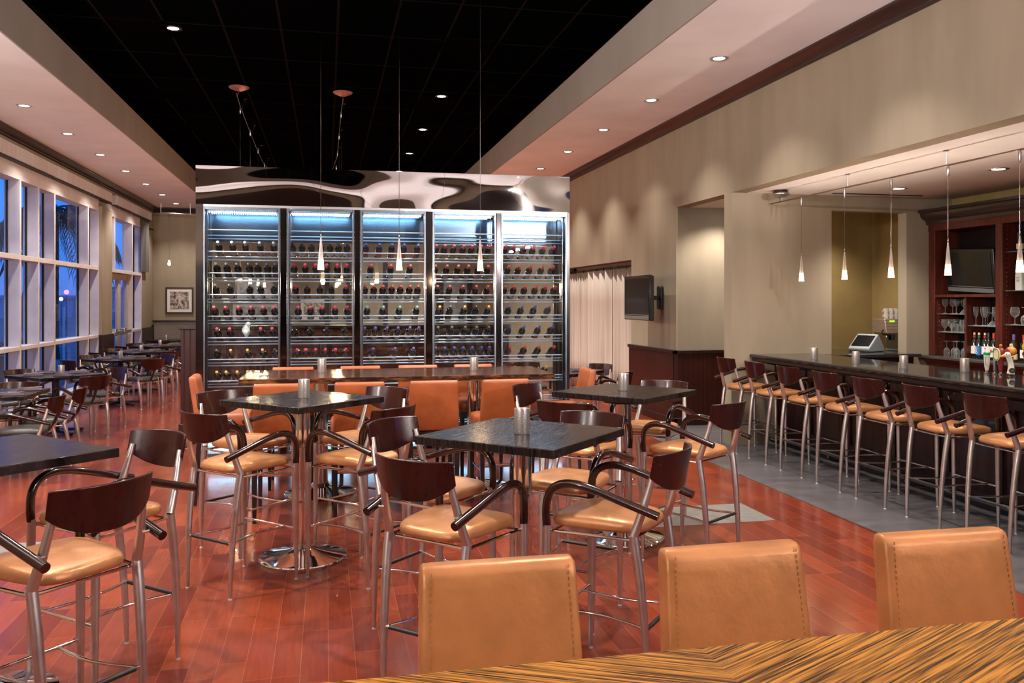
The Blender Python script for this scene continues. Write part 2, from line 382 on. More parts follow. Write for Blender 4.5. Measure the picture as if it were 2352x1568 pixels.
def perf_mat():
    m, nt, out = nodes('perforated_silver'); L = nt.links.new
    b = N(nt,'ShaderNodeBsdfPrincipled'); L(b.outputs[0], out.inputs[0]); b.inputs['Metallic'].default_value = .75; b.inputs['Roughness'].default_value = .32
    tc = N(nt,'ShaderNodeTexCoord'); vo = N(nt,'ShaderNodeTexVoronoi'); vo.inputs['Scale'].default_value = 95; vo.inputs['Randomness'].default_value = .8
    L(tc.outputs['Object'], vo.inputs['Vector'])
    mr = N(nt,'ShaderNodeMapRange'); mr.inputs[1].default_value = .20; mr.inputs[2].default_value = .30; L(vo.outputs['Distance'], mr.inputs[0])
    mx = N(nt,'ShaderNodeMix', data_type='RGBA'); mx.inputs[6].default_value = (.95,.88,.78,1); mx.inputs[7].default_value = (.50,.46,.43,1)  # pale dots painted in place of candle glow through the holes
    L(mr.outputs[0], mx.inputs[0]); L(mx.outputs[2], b.inputs['Base Color'])
    return m
PERF = perf_mat()
def print_mat(name, a, bcol, scale, seed):
    m, nt, out = nodes(name); L = nt.links.new
    b = N(nt,'ShaderNodeBsdfPrincipled'); L(b.outputs[0], out.inputs[0]); b.inputs['Roughness'].default_value = .25
    tc = N(nt,'ShaderNodeTexCoord'); mp = N(nt,'ShaderNodeMapping'); mp.inputs['Location'].default_value = (seed,seed*2,0); L(tc.outputs['Object'], mp.inputs[0])
    nz = N(nt,'ShaderNodeTexNoise'); nz.inputs['Scale'].default_value = scale; nz.inputs['Detail'].default_value = 5; L(mp.outputs[0], nz.inputs['Vector'])
    cr = N(nt,'ShaderNodeValToRGB'); L(nz.outputs[0], cr.inputs[0]); e = cr.color_ramp.elements
    e[0].position=.40; e[0].color=rgba(bcol); e[1].position=.62; e[1].color=rgba(a)
    L(cr.outputs[0], b.inputs['Base Color']); return m
PRINT = print_mat('sepia_photo_print', (.55,.47,.43), (.06,.045,.04), 14, 1.3)
PRINT2 = print_mat('brown_photo_print', (.42,.34,.31), (.08,.055,.05), 9, 4.1)
ORD = ['zeroth','first','second','third','fourth','fifth','sixth','seventh','eighth','ninth','tenth']
# ---------------------------------------------------------------- setting
YN, YF = -4.0, 24.2          # near and far end of the room
XL, XR = -4.5, 4.7           # window wall, bar wall
HS, HC = 4.19, 4.66          # soffit and black ceiling heights
fl = M(); fl.add([(XL-.3,YN,0),(8.2,YN,0),(8.2,YF+.2,0),(XL-.3,YF+.2,0)], [(0,1,2,3)])
fl.cur = 1; fl.add([(3.985,YN,.0015),(5.6,YN,.0015),(5.6,11.0,.0015),(3.985,11.0,.0015)], [(0,1,2,3)])
fl.cur = 2
for x0,x1 in ((2.40,3.43),(-2.85,-1.86)):
    fl.add([(x0,6.08,.0015),(x1,6.08,.0015),(x1,6.65,.0015),(x0,6.65,.0015)], [(0,1,2,3)])
fl.cur = 3; fl.add([(3.975,YN,.0025),(3.987,YN,.0025),(3.987,11.0,.0025),(3.975,11.0,.0025)], [(0,1,2,3)])
fl.cur = 4   # fine joints of the slate strip
for y in [2.2+.61*i for i in range(15)]: fl.add([(3.99,y,.0022),(5.2,y,.0022),(5.2,y+.004,.0022),(3.99,y+.004,.0022)], [(0,1,2,3)])
for x in (4.29,4.60,4.90): fl.add([(x,1.5,.0022),(x+.004,1.5,.0022),(x+.004,11,.0022),(x,11,.0022)], [(0,1,2,3)])
GROUT = pbr('tile_grout', (.16,.145,.15), .6)
struct(fl.build('floor', [FLOOR, TILE, STONE, ALU, GROUT]))

ce = M(); ce.box(-2.92,4.0,HC,3.125,22.9,HC+.05); ce.cur = 1
ce.box(XL-.2,YN,HS,-2.94,YF,HS+.06); ce.box(3.145,YN,HS,XR+.1,YF,HS+.06); ce.box(-2.94,22.92,HS,3.145,YF,HS+.06); ce.box(-2.94,YN,HS,3.145,3.98,HS+.06)
ce.cur = 2
ce.box(-2.94,3.98,HS,-2.92,22.92,HC+.06); ce.box(3.125,3.98,HS,3.145,22.92,HC+.06); ce.box(-2.94,3.98,HS,3.145,4.0,HC+.06); ce.box(-2.94,22.9,HS,3.145,22.92,HC+.06)
struct(ce.build('ceiling', [BCEIL, SOFFIT, FASCIA]))
bc = M(); bc.box(XR+.19,1.0,3.0,7.85,11.2,3.06); struct(bc.build('ceiling_bar', SOFFIT))
# window wall
wl = M()
wl.box(XL-.25,YN,0,XL,11.86,HS); wl.box(XL-.25,11.86,3.57,XL,YF,HS)
wl.box(XL-.25,18.40,0,XL+.12,19.22,3.60); wl.box(XL-.25,22.45,0,XL,YF,3.6)
struct(wl.build('wall_left', WALL))
# bar wall: header over the bar, stub, TV wall, drapery opening
wr = M()
wr.box(XR,YN,0,XR+.19,1.0,HS)
wr.box(XR,1.0,3.0,XR+.19,9.35,HS); wr.box(XR,9.35,0,XR+.19,9.54,HS)
wr.box(XR,9.54,3.0,XR+.19,10.99,HS); wr.box(XR,10.99,0,XR+.19,12.76,HS)
wr.box(XR,12.76,2.36,XR+.19,16.6,HS); wr.box(XR,16.6,0,XR+.19,YF,HS)
struct(wr.build('wall_right', WALL))
we = M()   # far end wall of the bar with the service opening
we.box(4.89,9.35,0,6.024,9.51,3.0); we.box(7.064,9.35,0,7.85,9.51,3.0); we.box(6.024,9.35,2.815,7.064,9.51,3.0); we.box(6.024,9.36,0,7.064,9.50,1.0)
struct(we.build('wall_bar_end', WALL))
wc = M(); wc.box(4.89,10.99,0,7.9,11.15,3.0); wc.cur = 1; wc.box(5.45,10.97,0,7.9,10.99,3.0); struct(wc.build('wall_corridor', [WALL, WALL_D]))
wb = M(); wb.box(7.72,1.0,0,7.85,11.0,3.0); struct(wb.build('wall_bar_back', WALL_D))
struct(M().box(XL-.25,YF,0,6.4,YF+.15,HS+.1).build('wall_far', WALL))
wn = M(); wn.box(XL-.25,YN-.15,0,8.2,YN,2.7); wn.cur = 1; wn.box(XL-.25,YN-.15,2.7,8.2,YN,HC+.1); struct(wn.build('wall_near', [MAHOG_D, WALL]))
struct(M().ext_x([(YN+a,HS+b) for a,b in [(0,0),(.125,0),(.125,-.022),(.095,-.055),(.035,-.097),(.018,-.16),(0,-.16)]], XL, XR).build('trim_11', CROWN))
struct(M().box(4.95,12.4,0,5.05,17.2,2.6).build('wall_drape_recess', WALL))
# crowns
def crown(x, s, y0, y1, z):     # s = direction into the room
    pr = [(0,0),(.125,0),(.125,-.022),(.105,-.035),(.095,-.055),(.060,-.085),(.035,-.097),(.035,-.112),(.018,-.125),(0,-.125)]
    return [(x+s*a, z+b) for a,b in pr]
struct(M().ext_y(crown(XR,-1,YN,YF,HS), YN, YF).build('trim_1', CROWN))
struct(M().ext_y(crown(XL,1,YN,YF,HS), YN, YF).build('trim_2', CROWN))
struct(M().ext_x([(YF-a,HS+b) for a,b in [(0,0),(.125,0),(.125,-.022),(.095,-.055),(.035,-.097),(.018,-.14),(0,-.14)]], XL, XR).build('trim_3', CROWN))
# wainscot and baseboards
w = M(); w.box(4.66,10.97,0,4.70,12.76,.99); w.box(4.66,10.955,0,6.2,10.99,.99); struct(w.build('trim_4', BEAD))
w = M(); w.box(4.635,10.93,.985,4.70,12.76,1.035); w.box(4.635,10.93,.985,6.2,10.98,1.035); struct(w.build('trim_5', MAHOG_D, bevel=.008))
w = M(); w.box(4.64,10.935,0,4.70,12.76,.105); w.box(4.64,10.935,0,6.2,10.98,.105); struct(w.build('baseboard_right', MAHOG_D, bevel=.006))
w = M(); w.box(XL+.0,18.37,0,XL+.15,19.25,1.03); w.box(XL,22.45,0,XL+.05,YF,1.03); struct(w.build('trim_6', MAHOG_D, bevel=.006))
struct(M().box(4.70,16.6,0,4.68,YF,.1).build('baseboard_far', MAHOG_D))
# low partition behind the wine wall, its end post showing at the left
w = M(); w.box(-1.845,11.70,.11,2.5,11.88,1.34); w.cur=1; w.box(-1.87,11.68,1.34,2.52,11.90,1.385); w.box(-1.87,11.68,0,2.52,11.90,.12)
struct(w.build('wall_partition', [BEAD, MAHOG_D], bevel=.006))

# windows: each bay is one window with frame and pane
def bay(n, y0, y1, zlist, last=False, mull=.055):
    f = M(); xg, xf = -4.66, -4.44
    f.box(xg, y0, .0, xf, y0+mull, 3.57)
    if last: f.box(xg, y1-mull, 0, xf, y1, 3.57)
    ye = y1 if not last else y1-mull
    for z0,z1 in zlist: f.box(xg, y0+mull, z0, xf+.0, ye, z1)
    f.cur = 1   # dark glazing gasket next to the mullions
    f.box(xg+.03, y0+mull, 0, xg+.06, y0+mull+.018, 3.57); f.box(xg+.03, ye-.018, 0, xg+.06, ye, 3.57)
    o = struct(f.build('window_%d' % n, [WINFR, DARKGAP], bevel=.004))
    p = M().box(-4.625, y0+mull, .05, -4.619, ye, 3.5).build('pane', PANE, o); struct(p)
Z = [(0,.10),(.975,1.035),(2.32,2.395),(3.50,3.57)]
bays = [(11.86,13.915),(13.915,14.74),(14.74,15.555),(15.555,17.61),(17.61,18.42)]
for i,(a,b) in enumerate(bays): bay(i+1, a, b, Z, last=(i==len(bays)-1))
bay(6, 19.22, 19.70, Z); bay(8, 21.40, 22.45, Z, last=True)
# the transom window over the double glass door
f = M(); f.box(-4.66,19.70,2.32,-4.44,21.40,2.395); f.box(-4.66,19.70,3.50,-4.44,21.40,3.57); f.box(-4.66,19.70,2.395,-4.44,19.755,3.5)
o = struct(f.build('window_7', WINFR, bevel=.004)); struct(M().box(-4.625,19.755,2.39,-4.619,21.40,3.5).build('pane', PANE, o))
DOORM = pbr('door_frame_paint', (.50,.42,.36), .45, var=.05)
f = M()
for y0,y1 in ((19.72,20.55),(20.55,21.38)):
    f.box(-4.60,y0,.02,-4.53,y0+.11,2.31); f.box(-4.60,y1-.11,.02,-4.53,y1,2.31); f.box(-4.60,y0+.11,2.18,-4.53,y1-.11,2.31); f.box(-4.60,y0+.11,.02,-4.53,y1-.11,.26)
d = struct(f.build('door_1', DOORM, bevel=.004))
for y0,y1 in ((19.83,20.44),(20.66,21.27)):
    struct(M().box(-4.568,y0,.26,-4.562,y1,2.18).build('pane', PANE, d))
    h = M(); h.box(-4.52,y0-.06,.98,-4.44,y1+.06,1.05); h.box(-4.53,y0-.08,.95,-4.43,y0+.10,1.10)
    struct(h.build('door_handle', STEEL, d, bevel=.01))
# white fascia band above the windows
struct(M().box(XL,11.86,3.57,XL+.055,18.4,3.74).box(XL,19.22,3.57,XL+.055,22.45,3.74).build('trim_7', WINFR, bevel=.005))
# grey door with wood casing and wood posts on the far wall, seen through the wine wall
f = M(); f.box(3.24,YF-.05,0,3.93,YF,2.33); d = struct(f.build('door_2', pbr('grey_door',(.28,.29,.29),.5)))
c = M(); c.box(3.06,YF-.09,0,3.24,YF,2.40); c.box(3.93,YF-.09,0,4.08,YF,2.40); c.box(3.24,YF-.09,2.33,3.93,YF,2.40); struct(c.build('trim_8', MAHOG_D, bevel=.004))
c = M()
for x in (.55,1.55,-.05): c.box(x,YF-.06,0,x+.13,YF,2.8)
c.box(-3.2,YF-.05,0,4.7,YF,1.03); struct(c.build('trim_9', MAHOG_D, bevel=.004))

# sheer drapes in the opening, on a rod
t = thing('sheer_curtain', 'pale sheer drape hung on a thin rod in the wall opening beyond the television', 'curtain', (0,0,0))
def drape(y0, y1, folds, x, amp):
    def fn(u, v): 
        a = u*folds*2*pi
        return (x + amp*sin(a) + .3*amp*sin(2.3*a+1), y0+(y1-y0)*u, .03+2.22*v)
    m = M().grid(fn, int(folds*14), 4)
    o = m.build('drape_panel', CURT, t, ang=180); s = o.modifiers.new('solid','SOLIDIFY'); s.thickness = .004
drape(12.78,14.0,5,4.83,.028); drape(14.0,15.3,4,4.80,.035); drape(15.3,16.58,8,4.83,.03)
M().tube([(4.82,12.77,2.285),(4.82,16.59,2.285)], .011, 10).build('rod', BLACKP, t)
rg = M()
for y in [12.9+.4*i for i in range(10)]: rg.tube([(4.82,y,2.305),(4.82,y,2.24)], .008, 8)
rg.build('curtain_ring', BLACKP, t)

# roller shade cassettes along the windows
def valance(y0, y1, lab):
    t = thing('roller_shade', lab, 'window shade', (-4.42,(y0+y1)/2,3.75), 0, 'roller shade cassettes over the windows')
    h = (y1-y0)/2
    M().box(-.03,-h,0,.07,h,.20).build('cassette', SHADE, t, bevel=.012)
    M().box(-.045,-h+.02,-.025,.055,h-.02,.0).build('slot', DARKGAP, t)
    return t
valance(11.9,15.32,'long pale roller shade cassette over the nearest tall windows')
valance(15.36,19.10,'pale roller shade cassette ending above the olive pier')
valance(19.46,21.3,'pale roller shade cassette above the glass double door')
s4 = valance(21.34,23.2,'end roller shade cassette by the corner, its dark grey shade half lowered')
M().box(-.01,-.0,-1.32,.0,.93,.0).build('lowered_shade', SHADE_D, s4)

# ---------------------------------------------------------------- outside
g = M(); g.add([(-90,-10,-.05),(-4.78,-10,-.05),(-4.78,140,-.05),(-90,140,-.05)], [(0,1,2,3)]); struct(g.build('ground_outside', GROUND))
t = thing('palm_tree', 'tall palm with drooping fronds in the dusk outside the windows', 'tree', (-8.0,28,-.05))
tr = [(.17,0),(.13,.4)] + [(.12+.012*(i%2),.4+.16*i) for i in range(1,24)] + [(.10,4.5),(.02,4.7)]
M().lathe(tr, 12).build('trunk', TRUNK, t)
fr = M(); rnd = random.Random(5)
for k in range(22):
    a = 2*pi*k/22 + rnd.uniform(-.1,.1); L0 = rnd.uniform(1.7,2.3); up = rnd.uniform(.1,.9)
    P = []
    for i in range(11):
        s_ = i/10; P.append(Vector((cos(a)*L0*s_*(1-.2*s_), sin(a)*L0*s_*(1-.2*s_), 4.55+up*s_*1.1-2.0*s_*s_)))
    fr.tube(P, [.02*(1-.8*i/10) for i in range(11)], 5)
    side = Vector((-sin(a),cos(a),0))
    for i in range(2,11):
        for q in (0,.5):
            if i==10 and q: continue
            p = P[i] if q==0 else (P[i]+P[i+1])/2
            for sg in (-1,1):
                tip = p + side*sg*.22 + Vector((cos(a)*.15,sin(a)*.15,-.62))
                w_ = Vector((cos(a),sin(a),0))*.030
                fr.add([p-w_, p+w_, (p+tip)/2+w_*.9+side*sg*.05, tip, (p+tip)/2-w_*.9+side*sg*.05], [(0,1,2,4),(4,2,3)])
fr.build('fronds', PALMG, t, ang=180)
t = thing('patio_umbrella', 'closed blue patio umbrella draped around its pole outside the window', 'umbrella', (-5.35,17.4,-.05))
M().tube([(0,0,0),(0,0,2.36)], .022, 10).build('pole', CHROME_D, t)
um = []
for r,z in ((.03,2.34),(.07,2.2),(.13,1.9),(.19,1.55),(.22,1.3),(.20,1.22)):
    um.append([(r*(1+.22*sin(6*2*pi*j/48))*cos(2*pi*j/48), r*(1+.22*sin(6*2*pi*j/48))*sin(2*pi*j/48), z) for j in range(48)])
um.reverse(); M().rings(um).build('canopy', UMBF, t, ang=80)
M().lathe([(.28,0),(.28,.05),(.06,.09),(.03,.35)], 24).build('base', BLACKP, t)
def shrub(x, y, z, r, lab, name='potted_shrub'):
    t = thing(name, lab, 'plant', (x,y,-.05), 0, 'green plants outside the windows')
    M().lathe([(.13,0),(.18,z-.12),(.19,z-.10),(.16,z-.10)], 16).build('planter', GREYP, t)
    rnd = random.Random(int(abs(y)*100)); lf = M()
    for i in range(130):
        a = rnd.uniform(0,2*pi); e = rnd.uniform(-.2,1.4); rr = r*rnd.uniform(.4,1)
        p = Vector((cos(a)*cos(e)*rr, sin(a)*cos(e)*rr, z-.05+sin(e)*rr)); d = Vector((rnd.uniform(-1,1),rnd.uniform(-1,1),rnd.uniform(-.3,1))).normalized()*.05
        n_ = d.cross(Vector((rnd.uniform(-1,1),rnd.uniform(-1,1),1))).normalized()*.018
        lf.add([p-d, p+n_, p+d, p-n_], [(0,1,2,3)])
    lf.build('foliage', GREEN, t, ang=180)
shrub(-5.1,16.0,.98,.20,'small leafy green plant outside the wide window pane'); shrub(-5.15,15.15,.98,.17,'small leafy green plant outside the narrow window beside the umbrella')
# distant lamps and building lights
def pole_lamp(x, y, h, col, s, lab, r=.10):
    t = thing('street_lamp', lab, 'lamp', (x,y,-.05), 0, 'lamps in the distance outside')
    M().tube([(0,0,0),(0,0,h)], .022, 8).build('pole', GREYP, t)
    M().sph((0,0,h+r*.6), r, 12).build('lamp_globe', emit('lamp_glow_%d' % int(abs(x*10)+y), col, s), t)
pole_lamp(-15.6,57,2.2,(1,.05,.22),14,'distant red lamp glowing outside the wide window',.14)
pole_lamp(-19.0,62,1.8,(.55,.8,1),16,'distant white lamp left of the red one outside',.14)
pole_lamp(-17.3,62,1.8,(.55,.8,1),14,'distant white lamp near the red one outside',.12)
pole_lamp(-16.6,43.6,3.0,(.10,.45,1),30,'distant bright blue lamp outside the nearest window',.12)
t = thing('fence_post', 'slim white post standing outside the wide window', 'post', (-6.8,24.6,-.05)); M().tube([(0,0,0),(0,0,1.55)], .03, 8).build('post_shaft', WHITE, t); M().sph((0,0,1.56), .035, 10).build('post_cap', WHITE, t)
b = M(); rnd = random.Random(3)
HAZE = pbr('hazed_building', (.42,.48,.60), .9)  # pale blue in the colour stands in for haze over the distance
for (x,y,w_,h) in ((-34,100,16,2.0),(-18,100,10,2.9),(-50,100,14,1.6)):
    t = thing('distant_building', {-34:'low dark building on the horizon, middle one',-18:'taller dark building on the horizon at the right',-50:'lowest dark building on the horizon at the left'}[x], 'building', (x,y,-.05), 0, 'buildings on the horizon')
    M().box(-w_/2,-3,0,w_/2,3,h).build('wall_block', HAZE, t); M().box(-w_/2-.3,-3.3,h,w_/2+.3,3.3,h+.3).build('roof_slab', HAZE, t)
# a column wrapped with string lights outside the door
t = thing('garden_column', 'outdoor column beyond the glass door wrapped in tiny white string lights', 'column', (-5.75,24.4,-.05))
M().lathe([(.12,0),(.12,4.2)], 16).build('column_shaft', pbr('dusk_column',(.10,.12,.16),.8), t)
ls = M(); 
for i in range(150):
    a = i*.95; ls.sph((.128*cos(a), .128*sin(a), .1+i*.027), .011, 6)
o = ls.build('light_string', emit('string_light', (.75,.88,1), 14), t); o['kind'] = 'stuff'

# woven patio chairs outside below the sills
WICK = pbr('blue_black_wicker', (.03,.04,.055), .6, var=.3, vscale=60)
for i,(x,y,a) in enumerate(((-5.9,17.0,.6),(-6.5,18.4,-.8),(-6.2,15.2,.3),(-6.0,13.2,1.2))):
    t = thing('patio_chair', ('dark woven patio chair outside the wide window, nearest the glass','dark woven patio chair outside the wide window, farther from the glass','dark woven patio chair outside the third window bay','dark woven patio chair outside the nearest window bay')[i], 'chair', (x,y,-.05), a, 'patio chairs outside the windows')
    M().box(-.25,-.25,.40,.25,.25,.45).build('seat', WICK, t, bevel=.012)
    M().grid(lambda u,v: (-.26+.52*u, -.24-.10*v+.05*cos(pi*(u-.5)), .45+.45*v), 10, 4).build('backrest', WICK, t, ang=180).modifiers.new('solid','SOLIDIFY').thickness = .025
    for sx in (-1,1):
        M().tube(crm([(sx*.25,.22,.42),(sx*.27,.20,.64),(sx*.27,.0,.66),(sx*.26,-.27,.66)],4), .016, 8).build('arm', WICK, t)
        for sy in (-1,1): M().tube([(sx*.22,sy*.22,.40),(sx*.24,sy*.24,0)], .016, 8).build('leg', CHROME_D, t)
# ---------------------------------------------------------------- armchairs, bar height and dining height
def seat_mesh(zs, seg=40):
    def ring(s, z):
        out = []
        for j in range(seg):
            a = 2*pi*j/seg; n = 2/4.6
            cx = math.copysign(abs(cos(a))**n, cos(a)); cy = math.copysign(abs(sin(a))**n, sin(a))
            out.append((cx*(.200+.024*cy)*s, .012 + cy*.222*s, z - .010*cy*cy*(1 if z>zs else 0)))
        return out
    prof = [(.93,-.026),(.98,-.022),(1,-.010),(1,.004),(.985,.016),(.95,.025),(.86,.032),(.70,.037),(.45,.040),(.2,.041)]
    return M().rings([ring(s, zs+z) for s,z in prof])
def make_armchair(name, zs, leather, footrest):
    t = thing(name, 'x', 'bar stool' if footrest else 'chair')
    dz = zs - .735
    seat_mesh(zs).build('seat', leather, t, ang=70)
    zj = zs - .022
    k = zj/.713
    for s in (-1,1):
        pts = crm([(s*.207,-.185,zj),(s*.203,-.208,.56*k),(s*.198,-.228,.36*k),(s*.193,-.240,.16*k),(s*.19,-.243,.0)],4)
        leg = M().tube(pts, lerp_list([.0205,.0205,.018,.014,.0100],len(pts)), 12).build('leg', LEGM, t, ang=60)
        M().lathe([(.0115,0),(.0115,.006),(.0095,.012)],10,(s*.19,-.243,0)).build('foot_glide', FOOT, leg)
        pts = [(s*.236,.215,zj+.005),(s*.237,.217,.36*k),(s*.238,.220,0)]
        leg = M().tube(crm(pts,4), lerp_list([.0195,.0175,.0098],9), 12).build('leg', LEGM, t, ang=60)
        M().lathe([(.0115,0),(.0115,.006),(.0095,.012)],10,(s*.238,.220,0)).build('foot_glide', FOOT, leg)
        # back post rising from the seat joint
        pts = crm([(s*.207,-.185,zj),(s*.197,-.215,zj+.09),(s*.184,-.246,zj+.20),(s*.176,-.266,zj+.285)],4)
        M().tube(pts, lerp_list([.0200,.0185,.0155,.0125],len(pts)), 12).build('back_post', LEGM, t, ang=60)
        # looping arm
        P = [(s*.236,.216,zj-.005),(s*.237,.219,zj+.06),(s*.239,.211,zj+.125),(s*.242,.182,zj+.172),(s*.245,.125,zj+.198),(s*.246,.05,zj+.199),(s*.244,-.04,zj+.180),(s*.239,-.15,zj+.148),(s*.231,-.305,zj+.103)]
        arm = M().tube(crm(P,5), .0188, 14).build('arm', ARMW, t, ang=60)
        M().tube([(s*.188,-.238,zj+.118),(s*.226,-.244,zj+.118)], .0075, 8).build('arm_bracket', CHROME, arm)
    # curved plywood back
    R = .304; ph = radians(42)
    def bp(u, v, off):
        a = ph*u; zt = zj+.357 - .004*u*u; zb = zj+.180 + .074*abs(u)**2.4
        z = zb + (zt-zb)*v
        r = R + off
        return Vector((r*sin(a), -.335 + R - r*cos(a) - (z-(zj+.26))*.20, z))
    nu, nv = 28, 6; th = .013
    rings = []
    for j in range(nv+1):
        v = j/nv
        row = [bp(-1+2*i/nu, v, -th/2) for i in range(nu+1)] + [bp(-1+2*i/nu, v, th/2) for i in range(nu,-1,-1)]
        rings.append(row)
    M().rings(rings).build('backrest', BACKW, t, bevel=.004, ang=40)
    # rails under the seat
    rl = M()
    for s in (-1,1): rl.tube([(s*.205,-.18,zs-.042),(s*.234,.21,zs-.042)], .0075, 8)
    rl.tube([(-.205,-.17,zs-.044),(.205,-.17,zs-.044)], .0075, 8); rl.tube([(-.234,.19,zs-.044),(.234,.19,zs-.044)], .0075, 8)
    rl.build('seat_rail', CHROME, t)
    if footrest:
        z = .315
        M().tube([(-.195,-.232,z),(.195,-.232,z)], .0075, 10).build('footrest_bar', CHROME, t)
        M().tube([(-.165,-.232,z+.0),(.165,-.232,z+.0)], .0095, 10).build('footrest_grip', RUBBER, t)
        M().tube([(-.236,.217,z),(.236,.217,z)], .0080, 10).build('footrest_bar', CHROME, t)
        for s in (-1,1):
            P = crm([(s*.178,-.228,z),(s*.170,-.12,z),(s*.162,-.02,z),(s*.155,.09,z),(s*.140,.215,z)],4)
            P = [Vector((p.x - s*.038*sin(pi*(p.y+.228)/.443), p.y, p.z)) for p in P]
            M().tube(P, .0070, 10).build('footrest_arc', CHROME, t)
    else:
        M().tube([(0,-.30,zs+.16),(0,-.262,zs+.075),(0,-.20,zs-.01)], .016, 10).build('back_strut', ARMW, t)
    return t
def face(dx, dy): return atan2(-dx, dy)

bar0 = make_armchair('bar_stool', .735, TAN, True)
din0 = make_armchair('dining_chair', .455, BLKLEA, False)

# ---------------------------------------------------------------- upholstered counter chairs
def make_parsons(name, leather):
    t = thing(name, 'x', 'chair')
    def rbox(x0,x1,y0,y1,z0,z1,r): 
        return M().box(x0,y0,z0,x1,y1,z1)
    m = M(); 
    # seat: puffy block
    def ring(sx, sy, z, cy=.02): 
        out=[]
        for j in range(36):
            a=2*pi*j/36; n=2/6
            out.append((math.copysign(abs(cos(a))**n,cos(a))*.215*sx, cy+math.copysign(abs(sin(a))**n,sin(a))*.225*sy, z))
        return out
    M().rings([ring(.97,.97,.655),ring(1,1,.665),ring(1.01,1.01,.70),ring(1.0,1.0,.735),ring(.96,.96,.752),ring(.85,.85,.760),ring(.5,.5,.764)]).build('seat', leather, t, ang=60)
    # leaning back panel
    def bring(z, w, y0, th, rr):
        n=44; out=[]
        for j in range(n):
            a=2*pi*j/n; e=2/8
            out.append((math.copysign(abs(cos(a))**e,cos(a))*w, y0+math.copysign(abs(sin(a))**e,sin(a))*th/2, z))
        return out
    rs=[]
    zt = 1.075
    for z,k,kt in ((.672,.985,.9),(.68,1,1),(.80,.985,1.05),(.92,.965,1.05),(1.02,.95,1.02),(1.05,.945,1.0),(1.066,.935,.88),(1.073,.915,.6),(1.075,.89,.3)):
        rs.append(bring(z, .205*k, -.215-(z-.67)*.16, .072*kt, 1))
    bk = M().rings(rs).build('backrest', leather, t, ang=60)
    # seams with stitching down both edges of the back
    for s in (-1,1):
        st = M()
        for face_y in (1,):
            for i in range(26):
                z=.69+.0148*i; w=.205*(1-.055*(z-.67)/.4)
                st.cbox(s*(w-.024), -.215-(z-.67)*.16+face_y*.0372, z, .0022,.0022,.0085)
        st.build('stitching', STITCH, bk)
    # dark wooden frame
    for sx in (-1,1):
        for sy,yy in ((1,.215),(-1,-.215)):
            k=.022; ex=0; ey=-.04 if sy<0 else .0
            m=M(); vs=[]
            for (z,h,dy) in ((0,.014,ey),(.655,.022,0)):
                cx=sx*.188; cy=yy+dy
                vs.append([(cx-h,cy-h,z),(cx+h,cy-h,z),(cx+h,cy+h,z),(cx-h,cy+h,z)])
            m.rings(vs).build('leg', BLACKW, t, bevel=.003)
    M().box(-.205,-.235,.60,.205,-.205,.66).box(-.205,.205,.60,.205,.235,.66).box(-.205,-.21,.60,-.178,.21,.66).box(.178,-.21,.60,.205,.21,.66).build('seat_frame', BLACKW, t, bevel=.003)
    s_=M(); z=.27
    for a,b in (((-.185,.215,z),(.185,.215,z)),((-.185,-.235,z+.10),(.185,-.235,z+.10)),((-.186,-.235,z+.05),(-.186,.213,z+.05)),((.186,-.235,z+.05),(.186,.213,z+.05))): s_.tube([a,b],.009,10)
    s_.build('stretcher', CHROME, t)
    return t
par0 = make_parsons('counter_chair', ORANGE)
parF = make_parsons('counter_chair', CARAMEL)

# ---------------------------------------------------------------- tables
def make_hightop():
    t = thing('pub_table', 'x', 'table')
    M().box(-.38,-.38,1.027,.38,.38,1.067).build('tabletop', TABLEW, t, bevel=.004)
    M().tube([(0,0,.06),(0,0,1.0)], .046, 28).build('column', CHROME, t)
    M().lathe([(.16,0),(.16,.012),(.05,.03)], 24, (0,0,.985)).build('mounting_plate', BLACKP, t)
    M().lathe([(.285,0),(.287,.012),(.283,.018),(.25,.026),(.16,.044),(.085,.063),(.055,.078),(.05,.10)], 56).build('base', CHROME, t, ang=30)
    return t
ht0 = make_hightop()
def make_diner():
    t = thing('dining_table', 'x', 'table')
    M().box(-.425,-.425,.722,.425,.425,.762).build('tabletop', TABLEW, t, bevel=.004)
    M().tube([(0,0,.05),(0,0,.72)], .045, 20).build('column', BLACKP, t)
    M().box(-.2,-.03,.70,.2,.03,.722).box(-.03,-.2,.70,.03,.2,.722).build('mounting_plate', BLACKP, t)
    b = M()
    for a in range(4):
        R = Matrix.Rotation(a*pi/2,4,'Z'); k=len(b.v)
        b.add([(0,-.035,.07),(.36,-.025,.035),(.36,.025,.035),(0,.035,.07),(0,-.035,.02),(.36,-.025,.012),(.36,.025,.012),(0,.035,.02)], [(0,1,2,3),(7,6,5,4),(0,4,5,1),(1,5,6,2),(2,6,7,3)])
        b.lathe([(.022,0),(.022,.014)],12,(.34,0,0))
        for i in range(k,len(b.v)): b.v[i]=tuple(R@Vector(b.v[i]))
    b.build('cross_base', BLACKP, t)
    return t
dt0 = make_diner()
def make_candle(s=1.0):
    t = thing('candle_holder', 'x', 'candle holder')
    r, h = .0385*s, .122*s
    M().lathe([(r*.97,0),(r,.004),(r,h-.003),(r*.985,h),(r*.95,h-.002),(r*.95,.012),(.001,.010)], 32, cap=False).build('perforated_cup', PERF, t, ang=60)
    M().lathe([(.001,.012),(r*.86,.012),(r*.86,h*.60),(r*.80,h*.63),(.001,h*.61)], 24).build('candle', WAX, t)
    M().lathe([(.001,h*.62),(.005,h*.66),(.0035,h*.73),(.001,h*.80)], 10).build('flame', FLAME, t)
    return t
cd0 = make_candle()
